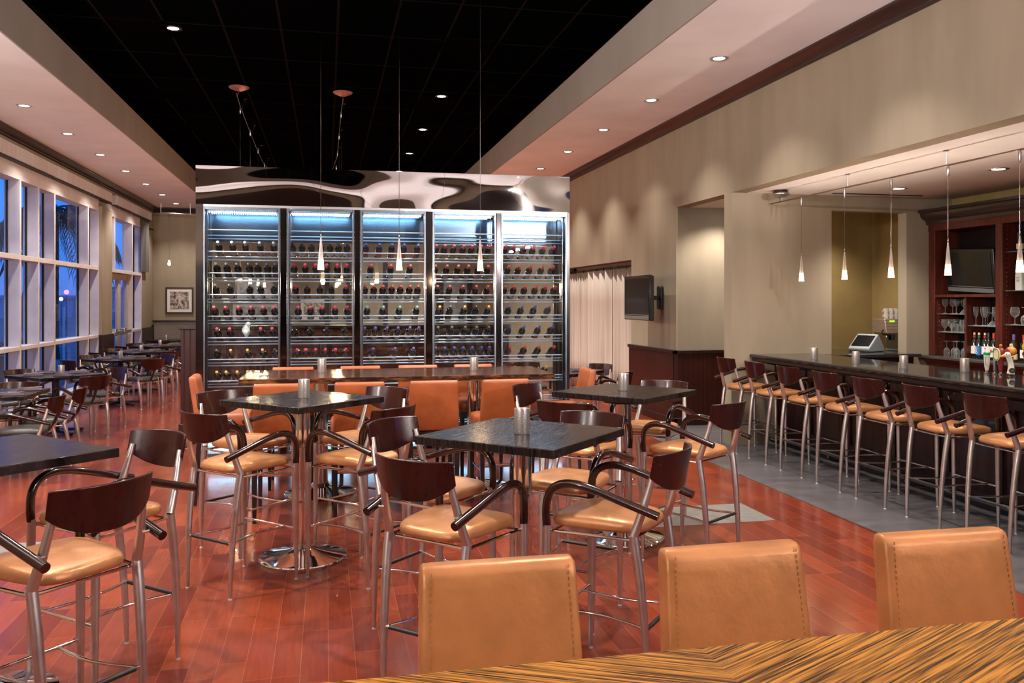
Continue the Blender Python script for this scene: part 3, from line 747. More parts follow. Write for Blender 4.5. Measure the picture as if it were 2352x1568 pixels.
def make_napkin():
    t = thing('napkin', 'x', 'napkin')
    n = M()
    n.cbox(0,0,.006,.24,.085,.012); n.cbox(.004,-.004,.016,.225,.07,.010, .05); n.cbox(-.01,.006,.025,.20,.052,.010,-.06)
    n.build('folded_cloth', PURPLE, t, bevel=.005)
    k = M(); k.cbox(.02,.008,.034,.20,.011,.003,.16); k.cbox(-.06,-.004,.034,.07,.016,.004,.16); k.build('knife', STEEL, t, bevel=.001)
    f = M(); f.cbox(.0,-.012,.036,.16,.007,.003,.02); f.cbox(.092,-.010,.037,.045,.020,.003,.02); f.build('fork', STEEL, t, bevel=.001)
    return t
nk0 = make_napkin()
index_children()
USED = set()
def place(proto, x, y, rz, label, group, z=0, cat=None):
    if proto.name not in USED:
        USED.add(proto.name); o = proto; o.location = (x,y,z); o.rotation_euler = (0,0,rz); o['label'] = label
        if group: o['group'] = group
    else: o = dup(proto, (x,y,z), rz, label, group)
    return o
G1 = 'bar height armchairs around the square pub tables'
D2 = sqrt(.5)
# high square tables (centre x, y)
TBL = {'near':(.95,4.12),'mid':(-.155,5.86),'right':(2.11,5.86),'left':(-1.43,4.05)}
TL = {'near':'dark square high table in the middle foreground with a silver candle cup',
      'mid':'dark square high table at centre left on a round chrome base',
      'right':'dark square high table nearest the bar stools with a lit candle cup',
      'left':'dark square high table cut off by the left edge of the photo'}
for k in ('near','mid','right','left'): place(ht0, TBL[k][0], TBL[k][1], pi/4+({'near':.03,'mid':-.02,'right':-.10,'left':.0}[k]), TL[k], 'square high pub tables')
def ch(tb, rx, ry, fx, fy, label): place(bar0, TBL[tb][0]+rx, TBL[tb][1]+ry, face(fx,fy), label, G1)
ch('near',-.405,-.375,.70,.715,'tan bar armchair, back to the camera, front left of the middle foreground table')
ch('near',.330,-.400,-.74,.67,'tan bar armchair, front right of the middle foreground table, its left arm looping up')
ch('near',-.40,.36,.70,-.70,'tan bar armchair tucked behind the left corner of the middle foreground table')
ch('near',.36,.40,-.68,-.73,'tan bar armchair facing us behind the right side of the middle foreground table')
ch('mid',-.35,-.425,.70,.71,'tan bar armchair at the front left of the centre left table, whole side in view')
ch('mid',.365,-.405,-.70,.71,'tan bar armchair at the front right of the centre left table')
ch('mid',-.39,.36,.70,-.70,'tan bar armchair behind the left corner of the centre left table')
ch('mid',.40,.36,-.70,-.70,'tan bar armchair behind the right corner of the centre left table')
ch('right',-.42,-.36,.70,.71,'tan bar armchair at the front left of the high table nearest the bar')
ch('right',.255,-.575,-.56,.83,'tan bar armchair at the front right of the high table nearest the bar')
ch('right',-.40,.36,.70,-.70,'tan bar armchair behind the left corner of the high table nearest the bar')
ch('right',.36,.42,-.70,-.70,'tan bar armchair behind the right corner of the high table nearest the bar')
ch('left',.435,-.535,-.74,.67,'nearest tan bar armchair at bottom left, its dark curved back towards us')
ch('left',.43,.23,-.67,-.74,'tan bar armchair facing us behind the table at the left edge')
# stools along the bar
for i,y in enumerate([9.01,8.335,7.67,7.02,6.41,5.75,5.10]):
    place(bar0, 4.735, y, face(1,.02*(-1)**i), 'tan bar stool pulled up to the black bar, %s from its far end' % ORD[i+1], 'row of stools along the bar')
# communal table before the wine wall
t = thing('communal_table', 'long high striped ebony table on two chrome columns before the wine wall', 'table', (.64,7.79,0), radians(-.4))
M().box(-1.345,-.46,1.02,1.345,.46,1.067).build('tabletop', MACASSAR, t, bevel=.003)
for x in (-.69,.69):
    M().tube([(x,0,.06),(x,0,1.02)], .062, 30).build('column', CHROME, t)
    M().lathe([(.315,0),(.317,.012),(.312,.018),(.26,.028),(.16,.048),(.09,.07),(.07,.10)], 56, (x,0,0)).build('base', CHROME, t, ang=30)
for i,x in enumerate((-.35,.25,.85,1.425)):
    place(par0, x, 7.10, face(.02*(-1)**i,1), 'orange counter chair with its back to us, %s from the left along the communal table' % ORD[i+1], 'orange chairs around the communal table')
for i,x in enumerate((-.315,.325,.89,1.445)):
    place(par0, x, 8.23, face(0,-1), 'orange counter chair across the communal table, %s from the left on the far side' % ORD[i+1], 'orange chairs around the communal table')
place(par0, -.83, 7.76, face(1,.04), 'orange counter chair at the left head of the communal table, seen from its side', 'orange chairs around the communal table')
place(par0, 2.13, 7.72, face(-1,.03), 'orange counter chair at the right head of the communal table, near the drapes', 'orange chairs around the communal table')
# foreground zebrawood table with three chairs beyond it
t = thing('communal_table', 'glossy zebrawood table across the bottom right foreground with chevron grain', 'table', (0,0,0))
M().box(-.25,.60,1.02,2.45,1.49,1.067).build('tabletop', ZEBRA, t, bevel=.003)
for x in (.35,1.85):
    M().tube([(x,1.045,.06),(x,1.045,1.02)], .062, 30).build('column', CHROME, t)
    M().lathe([(.315,0),(.317,.012),(.26,.028),(.16,.048),(.09,.07),(.07,.10)], 48, (x,1.045,0)).build('base', CHROME, t, ang=30)
for i,(x,a) in enumerate(((.415,.0),(1.04,.01),(1.668,-.02))):
    place(parF, x, 1.795, face(a,-1), 'caramel leather counter chair behind the zebrawood table, %s' % ('leftmost of the three','middle of the three','rightmost of the three')[i], 'caramel chairs at the zebrawood table')
# candle holders on high tables
CG = 'silver candle cups'
for (x,y,lab) in ((.935,4.075,'lit perforated silver candle cup on the middle foreground table'),(-.148,5.88,'perforated silver candle cup on the centre left high table'),
                  (2.103,5.872,'glowing perforated silver candle cup on the high table nearest the bar'),(-.04,7.90,'perforated silver candle cup at the left of the communal table'),(1.337,7.81,'perforated silver candle cup at the right of the communal table')):
    place(cd0, x, y, 0, lab, CG, 1.0675)

# ---------------------------------------------------------------- dining area by the windows
DG = 'black seated dining chairs by the windows'
def dchair(x, y, fx, fy, lab): place(din0, x, y, face(fx,fy), lab, DG)
DN = ['', 'nearest window table', 'second window table', 'third window table', 'fourth window table', 'fifth window table', 'banquette table']
# first table is axis aligned and runs out of the photo
t = place(dt0, -3.375, 9.77, 0, 'dark dining table at the left edge, nearest of those along the windows', 'dining tables along the windows')
dchair(-2.87,9.14,-1,.02,'black seated dining chair at the very left edge, nearer of two on the aisle side'); dchair(-2.86,9.88,-1,-.02,'black seated dining chair, farther of two on the aisle side of the nearest window table')
dchair(-3.40,10.40,.03,-1,'dining chair facing us beyond the nearest window table')
cent = [(-3.42,12.03),(-3.32,15.12),(-3.42,17.15),(-3.45,19.25)]
sides = ['aisle side front','window side front','aisle side far','window side far']
for i,(x,y) in enumerate(cent):
    nm = DN[i+2]
    t = place(dt0, x, y, pi/4, 'dark square dining table, the %s counting from the camera' % nm.split()[0].replace('second','second one').replace('third','third one').replace('fourth','fourth one').replace('fifth','fifth one'), 'dining tables along the windows')
    k = .43
    dchair(x+k,y-k,-1,1,'black seated dining chair at the aisle side front of the %s' % nm)
    dchair(x-k,y-k,1,1,'black seated dining chair at the window side front of the %s' % nm)
    dchair(x+k,y+k,-1,-1,'black seated dining chair at the aisle side rear of the %s' % nm)
    dchair(x-k,y+k,1,-1,'black seated dining chair at the window side rear of the %s' % nm)
t = place(dt0, -3.80, 22.15, 0, 'small dark dining table in front of the grey banquette', 'dining tables along the windows')
dchair(-3.80,21.55,0,1,'dining chair with its back to us at the banquette table')
for (x,y,lab) in ((-3.34,11.98,'second'),(-3.32,15.10,'third'),(-3.40,17.12,'fourth'),(-3.44,19.22,'fifth')):
    place(cd0, x, y, 0, 'silver candle cup on the %s window table' % lab, CG, .7625)
place(cd0, -3.80, 22.0, 0, 'pale candle cup on the banquette table at the far wall', CG, .7625)
NG = 'plum napkins with cutlery on the dining tables'
for (x,y,a,lab) in ((-3.10,9.45,.1,'folded plum napkin with cutlery at the near edge of the left edge table'),(-3.08,9.95,.1,'folded plum napkin with cutlery by the right corner of the left edge table'),(-3.55,10.02,.3,'folded plum napkin with cutlery at the far side of the left edge table')):
    place(nk0, x, y, a, lab, NG, .7625)
for i,(x,y) in enumerate(cent):
    nm = DN[i+2]
    for (dx,dy,a,w) in ((-.22,-.16,.25,'window side front'),(.16,-.24,-.3,'aisle side front'),(-.18,.20,-.2,'window side rear'),(.22,.18,.35,'aisle side rear')):
        place(nk0, x+dx, y+dy, a, 'plum napkin with cutlery at the %s of the %s' % (w, nm), NG, .7625)
# far set right of the wine wall
place(dt0, 3.15, 11.25, pi/4, 'dark square dining table half hidden behind the right end of the wine wall', 'dining tables along the windows')
dchair(3.72,11.80,-1,-.8,'dining chair with arms beside the drapes at the table right of the wine wall')
dchair(2.95,12.25,0,-1,'dining chair behind the table right of the wine wall')
dchair(3.62,10.78,-1,1,'dining chair nearest us at the table right of the wine wall')
place(nk0, 3.36, 11.12, .1, 'plum napkin on the table right of the wine wall', NG, .7625)
# banquette and pictures on the far wall
t = thing('banquette', 'long grey upholstered banquette along the far wall', 'bench', (-3.0,23.75,0))
BANQ = pbr('banquette_fabric', (.20,.17,.15), .85, var=.18, vscale=90, stretch=(3,1,.4))
M().box(-1.45,.18,.0,1.6,.42,1.17).build('back_cushion', BANQ, t, bevel=.03)
M().box(-1.45,-.28,.36,1.6,.18,.47).build('seat_cushion', BLKLEA, t, bevel=.03)
M().box(-1.43,-.22,0,1.58,.18,.36).build('plinth', MAHOG_D, t)
M().box(-1.47,.15,1.165,1.62,.44,1.195).build('top_rail', BLACKW, t, bevel=.005)
PRINTL = flatcol('print_light',(.55,.48,.44),.3)
def picture(cx, cz, w, h, lab, mat=.075, pm=None, y=YF):
    t = thing('framed_picture', lab, 'picture', (cx, y-.002, cz), 0, 'framed pictures on the far wall')
    f = M(); b_=.04
    f.box(-w/2,-.035,-h/2,w/2,0,-h/2+b_).box(-w/2,-.035,h/2-b_,w/2,0,h/2).box(-w/2,-.035,-h/2+b_,-w/2+b_,0,h/2-b_).box(w/2-b_,-.035,-h/2+b_,w/2,0,h/2-b_)
    f.build('frame', BLACKW, t, bevel=.004)
    M().box(-w/2+b_,-.02,-h/2+b_,w/2-b_,-.004,h/2-b_).build('mat_board', WHITE, t)
    M().box(-w/2+b_+mat,-.024,-h/2+b_+mat,w/2-b_-mat,-.018,h/2-b_-mat).build('photo_print', pm or PRINT, t)
    if pm is None and w < .8:
        g = M(); k = h*.30
        g.ext_y([(-.10*k,-.25*k),(-.42*k,-.95*k),(-.28*k,-.98*k),(0,-.38*k),(.30*k,-.98*k),(.44*k,-.95*k),(.12*k,-.25*k),(.16*k,.30*k),(.62*k,.12*k),(.66*k,.26*k),(.16*k,.58*k),(.10*k,.62*k),(.13*k,.80*k),(0,.92*k),(-.13*k,.80*k),(-.10*k,.62*k),(-.18*k,.56*k),(-.55*k,.05*k),(-.44*k,-.03*k),(-.14*k,.28*k)], -.0265,-.0235)
        g.build('printed_figure', PRINTL, t)
    return t
picture(-3.84,1.722,.70,.70,'black framed sepia photograph on the far wall above the banquette')
picture(-1.92,2.02,1.0,.54,'wide framed photograph seen through the first glass door, upper one', pm=PRINT2)
picture(-1.90,1.38,1.25,.58,'wide framed photograph seen through the first glass door, lower one', pm=PRINT2)
picture(-.30,1.48,.86,.66,'framed photograph seen through the second glass door', pm=PRINT)
# picture light glow: a small spot over the framed photograph, and a bare bulb on a wire track
t = thing('bulb_pendant', 'bare bulb hanging from a wall track above the framed photograph', 'lamp', (-3.90,23.0,0))
M().tube([(-.20,0,3.94),(.75,.05,3.90)], .012, 8).build('track', ALU, t)
M().tube([(-.20,0,3.94),(-.20,0,4.19)], .008, 6).tube([(.5,.04,3.91),(.5,.04,4.19)], .008, 6).build('standoff', ALU, t)
M().tube([(0,0,2.72),(0,0,3.93)], .004, 6).build('cord', CHROME_D, t)
M().lathe([(.001,2.60),(.03,2.615),(.04,2.65),(.025,2.69),(.018,2.74)], 14).build('bulb', emit('bare_bulb',(1,.8,.5),12), t)
# ---------------------------------------------------------------- wine wall
WY0, WY1 = 9.30, 9.86
cab = thing('wine_cabinet', 'tall glass fronted wine wall in polished steel with five lit doors', 'cabinet', (0,0,0))
XA, XB = -1.32, 2.69
M().box(XA,WY0,2.715,XB,WY1,3.115).build('fascia_panel', MIRROR, cab)
M().box(XA,WY0,0,XA+.075,WY1,2.71).build('side_panel', CHROME, cab); M().box(XB-.03,WY0+.005,0,XB,WY1,2.71).build('side_panel', CHROME_D, cab)
M().box(XA+.075,WY0,2.69,XB-.03,WY1,2.715).build('top_panel', STEEL, cab)
M().box(XA,WY0+.01,0,XB,WY1,.10).build('plinth', STEEL, cab)
edges = [(-1.245,-.482),(-.406,.286),(.357,1.056),(1.135,1.838),(1.903,2.655)]
STILE = pbr('stile_chrome', (.10,.09,.09), .10, metal=1, var=.05)
divs = [(-.482,-.406),(.286,.357),(1.056,1.135),(1.838,1.903)]
for a,b in divs: M().box(a+.006,WY0-.004,.10,b-.006,WY0+.06,2.69).build('door_stile', STILE, cab, bevel=.004)
HEADER = pbr('header_steel', (.09,.12,.16), .22, metal=1, var=.06, vscale=10, stretch=(.4,1,8))
INNER = pbr('cabinet_liner', (.30,.33,.36), .12, metal=1, var=.03)
BACKG = glass('cabinet_back_glass', (.90,.93,.92), .05, .4, 3)
for i,(a,b) in enumerate(edges):
    # aluminium door frame + pane
    f = M(); f.box(a-.004,WY0+.0,.10,a+.016,WY0+.035,2.69); f.box(b-.016,WY0,.10,b+.004,WY0+.035,2.69); f.box(a+.016,WY0,2.66,b-.016,WY0+.035,2.69); f.box(a+.016,WY0,.10,b-.016,WY0+.035,.135)
    d = f.build('glass_door', ALUD, cab, bevel=.003)
    M().box(a+.016,WY0+.010,.135,b-.016,WY0+.016,2.66).build('pane', CABPANE, d)
    M().box(a+.02,WY1-.016,.10,b-.02,WY1-.010,2.69).build('back_pane', BACKG, cab)
    u = M()
    for x in ((a+.004,) if i<4 else (a+.004,b-.030)):
        u.box(x,WY0+.07,.10,x+.026,WY0+.12,2.67); u.box(x,WY1-.11,.10,x+.026,WY1-.06,2.67)
    u.build('upright', ALUD, cab)
    M().box(a+.01,WY0+.05,2.668,b-.01,WY1-.03,2.69).build('lamp_liner', INNER, cab)
    M().box(a-.03,WY1-.05,2.36,b+.03,WY1-.035,2.66).build('back_header', HEADER, cab)
    for (y,z) in ((WY0+.075,2.635),(WY0+.30,2.645)):
        l = M(); n = 30
        for k in range(n):
            x = a+.04+(b-a-.08)*(k+.5)/n; l.box(x-.005,y-.006,z,x+.005,y+.006,z+.012)
        h = M().box(a+.03,y-.010,z+.012,b-.03,y+.010,z+.03).build('led_channel', ALU, cab)
        l.build('led_strip', LED, h)
    l = M(); n = 30
    for k in range(n):
        x = a+.04+(b-a-.08)*(k+.5)/n; l.box(x-.006,WY0+.06,.150,x+.006,WY0+.072,.166); l.box(x-.006,WY0+.06,.205,x+.006,WY0+.072,.219)
    h = M().box(a+.02,WY0+.072,.10,b-.02,WY0+.080,.24).build('led_channel', RAILM, cab); l.build('led_strip', LEDB, h)
    for r in range(10):
        z = 2.463-.228*r
        k = M()
        k.tube([(a-.033,9.455,z),(b+.033,9.455,z)], .0065, 8); k.tube([(a-.033,9.62,z-.047),(b+.033,9.62,z-.047)], .006, 8); k.tube([(a-.033,9.66,z-.080),(b+.033,9.66,z-.080)], .007, 8)
        for x in (a-.028,b+.028): k.box(x-.004,9.43,z-.085,x+.004,9.68,z-.070); k.box(x-.004,9.448,z-.08,x+.004,9.460,z)
        k.build('bottle_rack', RAILM, cab)
# bottles: neck towards the room, tilted up
def bottle_meshes(capmat, labmat, clear=BOTTLE_G, name='wine_bottle', lying=True):
    t = thing(name, 'x', 'bottle')
    M().lathe([(.001,.004),(.030,.0),(.0375,.006),(.038,.02),(.038,.188),(.034,.205),(.022,.226),(.0155,.240),(.0148,.262)], 20).build('glass_body', clear, t, ang=50)
    M().lathe([(.0158,.235),(.0160,.298),(.0145,.302),(.001,.303)], 14, cap=False).build('capsule', capmat, t, ang=50)
    M().lathe([(.0384,.055),(.0385,.145)], 20, cap=False).build('paper_label', labmat, t, ang=180)
    return t
BOT = [
{1:[-1.118,-.975,-.847,-.697,-.556],2:[-1.139,-1.034,-.925,-.808,-.717,-.62,-.535],3:[-1.148,-1.005,-.804,-.689,-.551],4:[-1.156,-1.042,-.913,-.786,-.659,-.547],5:[-1.129,-1.001,-.685,-.564],6:[-1.133,-.986,-.815,-.666,-.538],7:[-1.126,-1.031,-.922,-.819]},
{1:[-.355,-.26,-.158,-.057,.037,.129,.222],2:[-.345,-.225,-.116,.006,.118,.222],3:[-.327,-.205,-.073,.05,.209],4:[-.303,-.171,-.045,.09,.22],5:[-.342,-.174,.006,.193],6:[-.311,-.214,-.112,-.013,.095,.204]},
{1:[.417,.563,.704,.837,.986],2:[.473,.695,.904],3:[.411,.510,.606,.704,.800,.898,.995],4:[.436,.607,.785,.976],5:[.408,.518,.647,.771,.895,.997],6:[.497,.737,.938]},
{1:[1.193,1.292,1.394,1.50,1.602,1.702,1.790],2:[1.186,1.315,1.444,1.555,1.673,1.786],3:[1.208,1.349,1.498,1.643,1.775],4:[1.229,1.354,1.51,1.648,1.782],5:[1.209,1.365,1.515,1.648,1.782],6:[1.184,1.285,1.392,1.495,1.60,1.70,1.79]},
{1:[1.975,2.077,2.199,2.313,2.427,2.542],2:[2.017,2.138,2.269,2.41,2.533],3:[1.975,2.085,2.215,2.335,2.450,2.562],4:[2.025,2.173,2.322,2.489],5:[2.025,2.191,2.374,2.524],6:[2.025,2.208,2.374,2.542],7:[2.083,2.45]}]
CAPC = [{1:'silver',2:'black',3:'black',4:'pink',5:'pink',6:'gold',7:'gold'},{1:'black',2:'pink',3:'black',4:'pink',5:'black',6:'pink'},
        {1:'blue',2:'pink',3:'red',4:'teal',5:'purple',6:'purple'},{1:'pink',2:'red',3:'red',4:'gold',5:'green',6:'blue'},{1:'pink',2:'red',3:'red',4:'blue',5:'blue',6:'red',7:'gold'}]
LABC = [{1:LABT,2:LABD,3:LABW,4:LABW,5:LABD,6:LABT,7:LABW},{1:LABW,2:LABT,3:LABT,4:LABW,5:LABD,6:LABD},{1:LABR,2:LABW,3:LABW,4:LABW,5:LABW,6:LABW},
        {1:LABT,2:LABT,3:LABT,4:LABD,5:LABW,6:LABW},{1:LABW,2:LABW,3:LABW,4:LABT,5:LABT,6:LABD,7:LABD}]
CNAME = {'silver':'silver','black':'black','pink':'pink','gold':'gold','blue':'blue','red':'red','teal':'pale teal','purple':'purple','green':'green'}
PROT = {}
TH = radians(66)
DOOR = ['first','second','third','fourth','fifth']
for i in range(5):
    for r in sorted(BOT[i]):
        xs = BOT[i][r]
        for j,x in enumerate(xs):
            cc = CAPC[i][r]
            if i==3 and r==4 and j%2==1: cc = 'black'
            if i==1 and r==3 and j in (0,4): cc = 'pink'
            if i==0 and r==6 and j in (0,4): cc = 'black'
            key = (cc, LABC[i][r].name)
            zc = 2.463-.228*r + .100
            loc = (x, 9.42+.303*sin(TH), zc-.303*cos(TH)); rot = (TH,0,random.Random(x*100).uniform(-.015,.015))
            lab = '%s capped wine bottle, %s from left on %s row behind %s glass door' % (CNAME[cc], ORD[j+1], ORD[r], DOOR[i])
            if key not in PROT:
                p = bottle_meshes(CAPS[cc], LABC[i][r]); PROT[key] = p; CH[p.name] = kids(p)
                p.location = loc; p.rotation_euler = rot; p['label'] = lab; p['group'] = 'bottles in the wine wall'
            else: dup(PROT[key], loc, 0, lab, 'bottles in the wine wall', rot=rot)
# pale ornament lying among the bottles
t = thing('ornament', 'pale blue white crumpled glass ornament among bottles on fifth row, first door', 'ornament', (-.84,9.545,1.330))
m = M(); rnd = random.Random(2)
rg = []
for k in range(9):
    z = k/8; rr = .052*sin(pi*min(max(z,.06),.95))**.6
    rg.append([((rr*(1+.18*sin(3*2*pi*j/18+k)))*cos(2*pi*j/18)*(.8), rr*(1+.18*sin(2*2*pi*j/18-k))*sin(2*pi*j/18), z*.135) for j in range(18)])
m.rings(rg).build('ornament_body', pbr('pale_ceramic', (.62,.72,.80), .25, var=.2, vscale=30), t, ang=50)
m = M().sph((.02,-.0,.135),.026,12); m.build('ornament_top', pbr('pale_ceramic_top', (.70,.78,.84), .25), t)

# ---------------------------------------------------------------- lights
WARM = (1,.90,.80)
def spot(name, x, y, z, e, parent=None, size=2.0, blend=.75, col=WARM, rad=.045):
    d = bpy.data.lights.new(name,'SPOT'); d.energy = e; d.color = col; d.spot_size = size; d.spot_blend = blend; d.shadow_soft_size = rad
    o = bpy.data.objects.new(name, d); COL.objects.link(o); o.location = (x,y,z)
    if parent: o.parent = parent
    return o
def downlight(x, y, z, e, label, group, size=2.0, col=WARM):
    t = thing('downlight', label, 'ceiling light', (x,y,z), 0, group)
    M().lathe([(.055,-.002),(.075,-.008),(.092,-.006),(.095,-.0)], 28, cap=False).build('trim_ring', ALU if z < 4.5 else BLACKP, t)
    M().lathe([(.001,-.004),(.066,-.003)], 24, cap=False).build('lens', CANLENS, t)
    spot('can_lamp', 0, 0, -.03, e, t, size, col=col)
    return t
KS = 2.1
GE = 860
for k in range(-4,7):
    y = 11.90+1.865*k
    nm = 'round downlight in the window side soffit, %s' % (('%s in view from the left' % ORD[k+1]) if k>=0 else ('%s nearer the camera than those in view' % ORD[-k]))
    downlight(-3.75, y, HS, 95*KS, nm, 'downlights in the window soffit', col=(1,.91,.83))
for k in range(-3,8):
    y = 8.07+1.862*k
    nm = 'round downlight in the bar side soffit, %s' % (('%s counting from the camera' % ORD[k+1]) if 0<=k<5 else (('%s behind the camera side' % ORD[-k]) if k<0 else ('%s beyond the wine wall' % ORD[k-4])))
    downlight(3.918, y, HS, (62 if k < 3 else 100)*KS, nm, 'downlights in the bar soffit', size=1.75)
for k in range(-3,5):
    y = 12.234+2.44*k
    nm = 'bright round downlight in the black ceiling, %s' % (('%s counting from the camera' % ORD[k+1]) if 0<=k<3 else (('%s nearer than those in view' % ORD[-k]) if k<0 else ('next to last','farthest one')[k-3]))
    downlight(1.618, y, HC, (250 if k < 0 else 380)*KS, nm, 'downlights in the black ceiling')
for k in range(-3,0):
    y = 12.234+2.44*k
    downlight(-1.62, y, HC, 250*KS, 'black ceiling downlight out of view on the left side, %s' % ORD[-k], 'downlights in the black ceiling')
for i,(x,y) in enumerate(((6.41,8.62),(6.41,7.13),(6.41,5.64),(6.41,4.15))):
    downlight(x, y, 3.0, 80*KS, 'round downlight in the low bar ceiling, %s from its far end' % ORD[i+1], 'downlights over the bar')
spot('picture_lamp', -3.85, 23.55, 3.3, 16, None, 1.3, .9, (1,.70,.35))
# ceiling grilles and speaker in the black ceiling
VENT = pbr('dark_ceiling_grille', (.0022,.0008,.0010), .9, spec=0)
for i,(x,y) in enumerate(((-1.97,9.83),(-2.03,12.87),(-2.03,15.31),(-2.07,18.34),(1.61,9.77),(1.60,12.83),(1.61,15.47))):
    t = thing('ceiling_vent', 'dark square air grille in the black ceiling, %s from the camera on the %s' % (ORD[i+1 if i<4 else i-3], 'left' if i<4 else 'right'), 'vent', (x,y,HC), 0, 'air grilles in the black ceiling')
    f = M(); f.box(-.29,-.29,-.012,.29,-.25,0).box(-.29,.25,-.012,.29,.29,0).box(-.29,-.25,-.012,-.25,.25,0).box(.25,-.25,-.012,.29,.25,0); f.build('frame', VENT, t)
    M().box(-.25,-.25,-.02,.25,.25,-.004).build('diffuser', VENT, t)
t = thing('ceiling_speaker', 'round dark speaker grille in the black ceiling', 'speaker', (2.24,11.63,HC))
M().lathe([(.11,-.001),(.11,-.012),(.10,-.014),(.001,-.012)], 28).build('grille', VENT, t)

# pendants over the communal table and cable tracks
def pendant(x, y, zb, ztop, label, group, fix=True, e=5, up=0):
    t = thing('cone_pendant', label, 'pendant lamp', (x,y,zb), 0, group)
    M().tube([(0,0,.30),(0,0,ztop-zb)], .0022, 6).build('cord', CHROME_D, t)
    M().lathe([(.0215,.092),(.0065,.272),(.004,.290)], 22, cap=False).build('frosted_cone', FROSTG, t, ang=60)
    M().lathe([(.029,.0),(.0215,.092)], 22, cap=False).build('lit_cone', PENDLIT, t, ang=60)
    M().lathe([(.001,.035),(.011,.040),(.011,.075),(.003,.09)], 12).build('bulb', PENDHOT, t)
    M().tube([(0,0,.085),(0,0,.275)], .0035, 8).build('stem', CHROME_D, t)
    M().lathe([(.004,.28),(.006,.285),(.006,.31),(.003,.315)], 12).build('cord_grip', CHROME, t)
    if fix: M().lathe([(.004,ztop-zb-.10),(.011,ztop-zb-.085),(.013,ztop-zb-.02),(.008,ztop-zb)], 14).build('connector', STEEL, t)
    if up: spot('cone_uplamp', 0, 0, .32, up, t, radians(150), .5, (1,.80,.62), .02).rotation_euler = (pi,0,0)
    d = bpy.data.lights.new('cone_lamp','POINT'); d.energy = e; d.color = (1,.66,.36); d.shadow_soft_size = .03
    o = bpy.data.objects.new('cone_lamp', d); COL.objects.link(o); o.parent = t; o.location = (0,0,-.02)
    return t
def frostg():
    m, nt, out = nodes('frosted_cone_glass'); L = nt.links.new
    b = N(nt,'ShaderNodeBsdfPrincipled'); b.inputs['Base Color'].default_value=(.75,.66,.62,1); b.inputs['Roughness'].default_value=.2
    t = N(nt,'ShaderNodeBsdfTransparent'); mx = N(nt,'ShaderNodeMixShader'); lw = N(nt,'ShaderNodeLayerWeight')
    mr = N(nt,'ShaderNodeMapRange'); mr.inputs[3].default_value=.30; mr.inputs[4].default_value=.85
    L(lw.outputs['Facing'], mr.inputs[0]); L(mr.outputs[0], mx.inputs[0]); L(t.outputs[0], mx.inputs[1]); L(b.outputs[0], mx.inputs[2]); L(mx.outputs[0], out.inputs[0]); return m
FROSTG = frostg()
for x,lab in ((-.048,'left'),(.629,'middle'),(1.358,'right')):
    pendant(x, 7.6, 1.985, HC, 'glowing glass cone pendant hanging over the communal table, %s one of three' % lab, 'cone pendants over the communal table')
COPPER = pbr('copper_canopy', (.42,.20,.16), .35, metal=.8)
for n,(x,pts,lab) in enumerate(((-1.2,[(-1.18,11.95,4.50),(-1.21,13.0,4.5),(-1.23,14.9,4.49),(-1.25,16.8,4.5),(-1.22,18.3,4.49),(-1.05,20.4,4.5)],'copper ceiling canopy feeding the left cable track'),(.22,[(.225,11.95,4.50),(.21,13.0,4.5),(.205,15.0,4.49),(.20,16.7,4.5),(.13,18.3,4.49),(.02,20.2,4.5)],'copper ceiling canopy feeding the right cable track'))):
    t = thing('cable_track', lab, 'track light', (0,0,0))
    M().lathe([(.001,-.055),(.05,-.05),(.13,-.016),(.138,-.002),(.135,0)], 28, (pts[0][0],12.3,HC)).build('canopy', COPPER, t, ang=60)
    M().tube([(pts[0][0],12.3,HC-.05),(pts[0][0],12.1,4.50)], .006, 8).build('feed_stem', COPPER, t)
    M().tube(crm(pts,5), .0065, 8).build('rail', CHROME_D, t)
    for q,yy in enumerate((12.8,14.5,16.2,17.9)): pendant(pts[1][0]-.005*q, yy, 1.985, 4.497, 'cone pendant behind the wine wall on the %s cable track, %s from the camera' % (('left','right')[n], ORD[q+1]), 'cone pendants behind the wine wall', e=34)
    for p in pts[1:]: M().tube([(p[0]+.05,p[1],HC),(p[0],p[1],4.5)], .003, 6).lathe([(.02,-.006),(.02,0)],12,(p[0]+.05,p[1],HC)).build('standoff', CHROME_D, t)



# added fill uplights near the camera, out of view, that brighten the soffits
UPB = emit('fill_uplight_bulb', (1,.92,.88), 8)
for i,(x,y,sx,ay) in enumerate(((-4.33,-2.2,1,.35),(-4.33,.8,1,.35),(-4.33,3.8,1,.35),(-4.33,5.4,1,.15),(4.55,-.6,-1,.5),(4.55,-2.4,-1,.5))):
    t = thing('fill_uplight', 'added unseen fill uplight bowl on the %s wall near the camera, %s one' % (('window side','bar side')[i>3], ORD[(i if i<4 else i-4)+1]), 'added fill light', (x,y,2.9), 0, 'added fill uplights near the camera')
    M().lathe([(.02,-.12),(.08,-.08),(.12,-.02),(.13,.02),(.125,.02),(.11,-.015),(.02,-.10)], 24).build('bowl', STEEL, t); M().tube([(-.17*sx,0,-.06),(-.08*sx,0,-.07)], .012, 8).build('arm', STEEL, t)
    M().sph((0,0,-.03), .03, 14).build('bulb', UPB, t)
    o = spot('fill_lamp', 0, 0, .035, GE if i < 4 else GE*2.0, t, radians(124), .35, (1,.91,.88), .16 if i < 4 else .05)
    o.rotation_euler = Vector((.60*sx, ay+.38, .60)).to_track_quat('-Z','Y').to_euler()
# corridor lights seen through the openings
downlight(5.30, 10.52, 3.0, 60*KS, 'round downlight in the passage left of the bar', 'downlights in the passage', size=2.3)
downlight(6.55, 10.30, 3.0, 60*KS, 'round downlight in the passage behind the service opening', 'downlights in the passage', size=2.3)
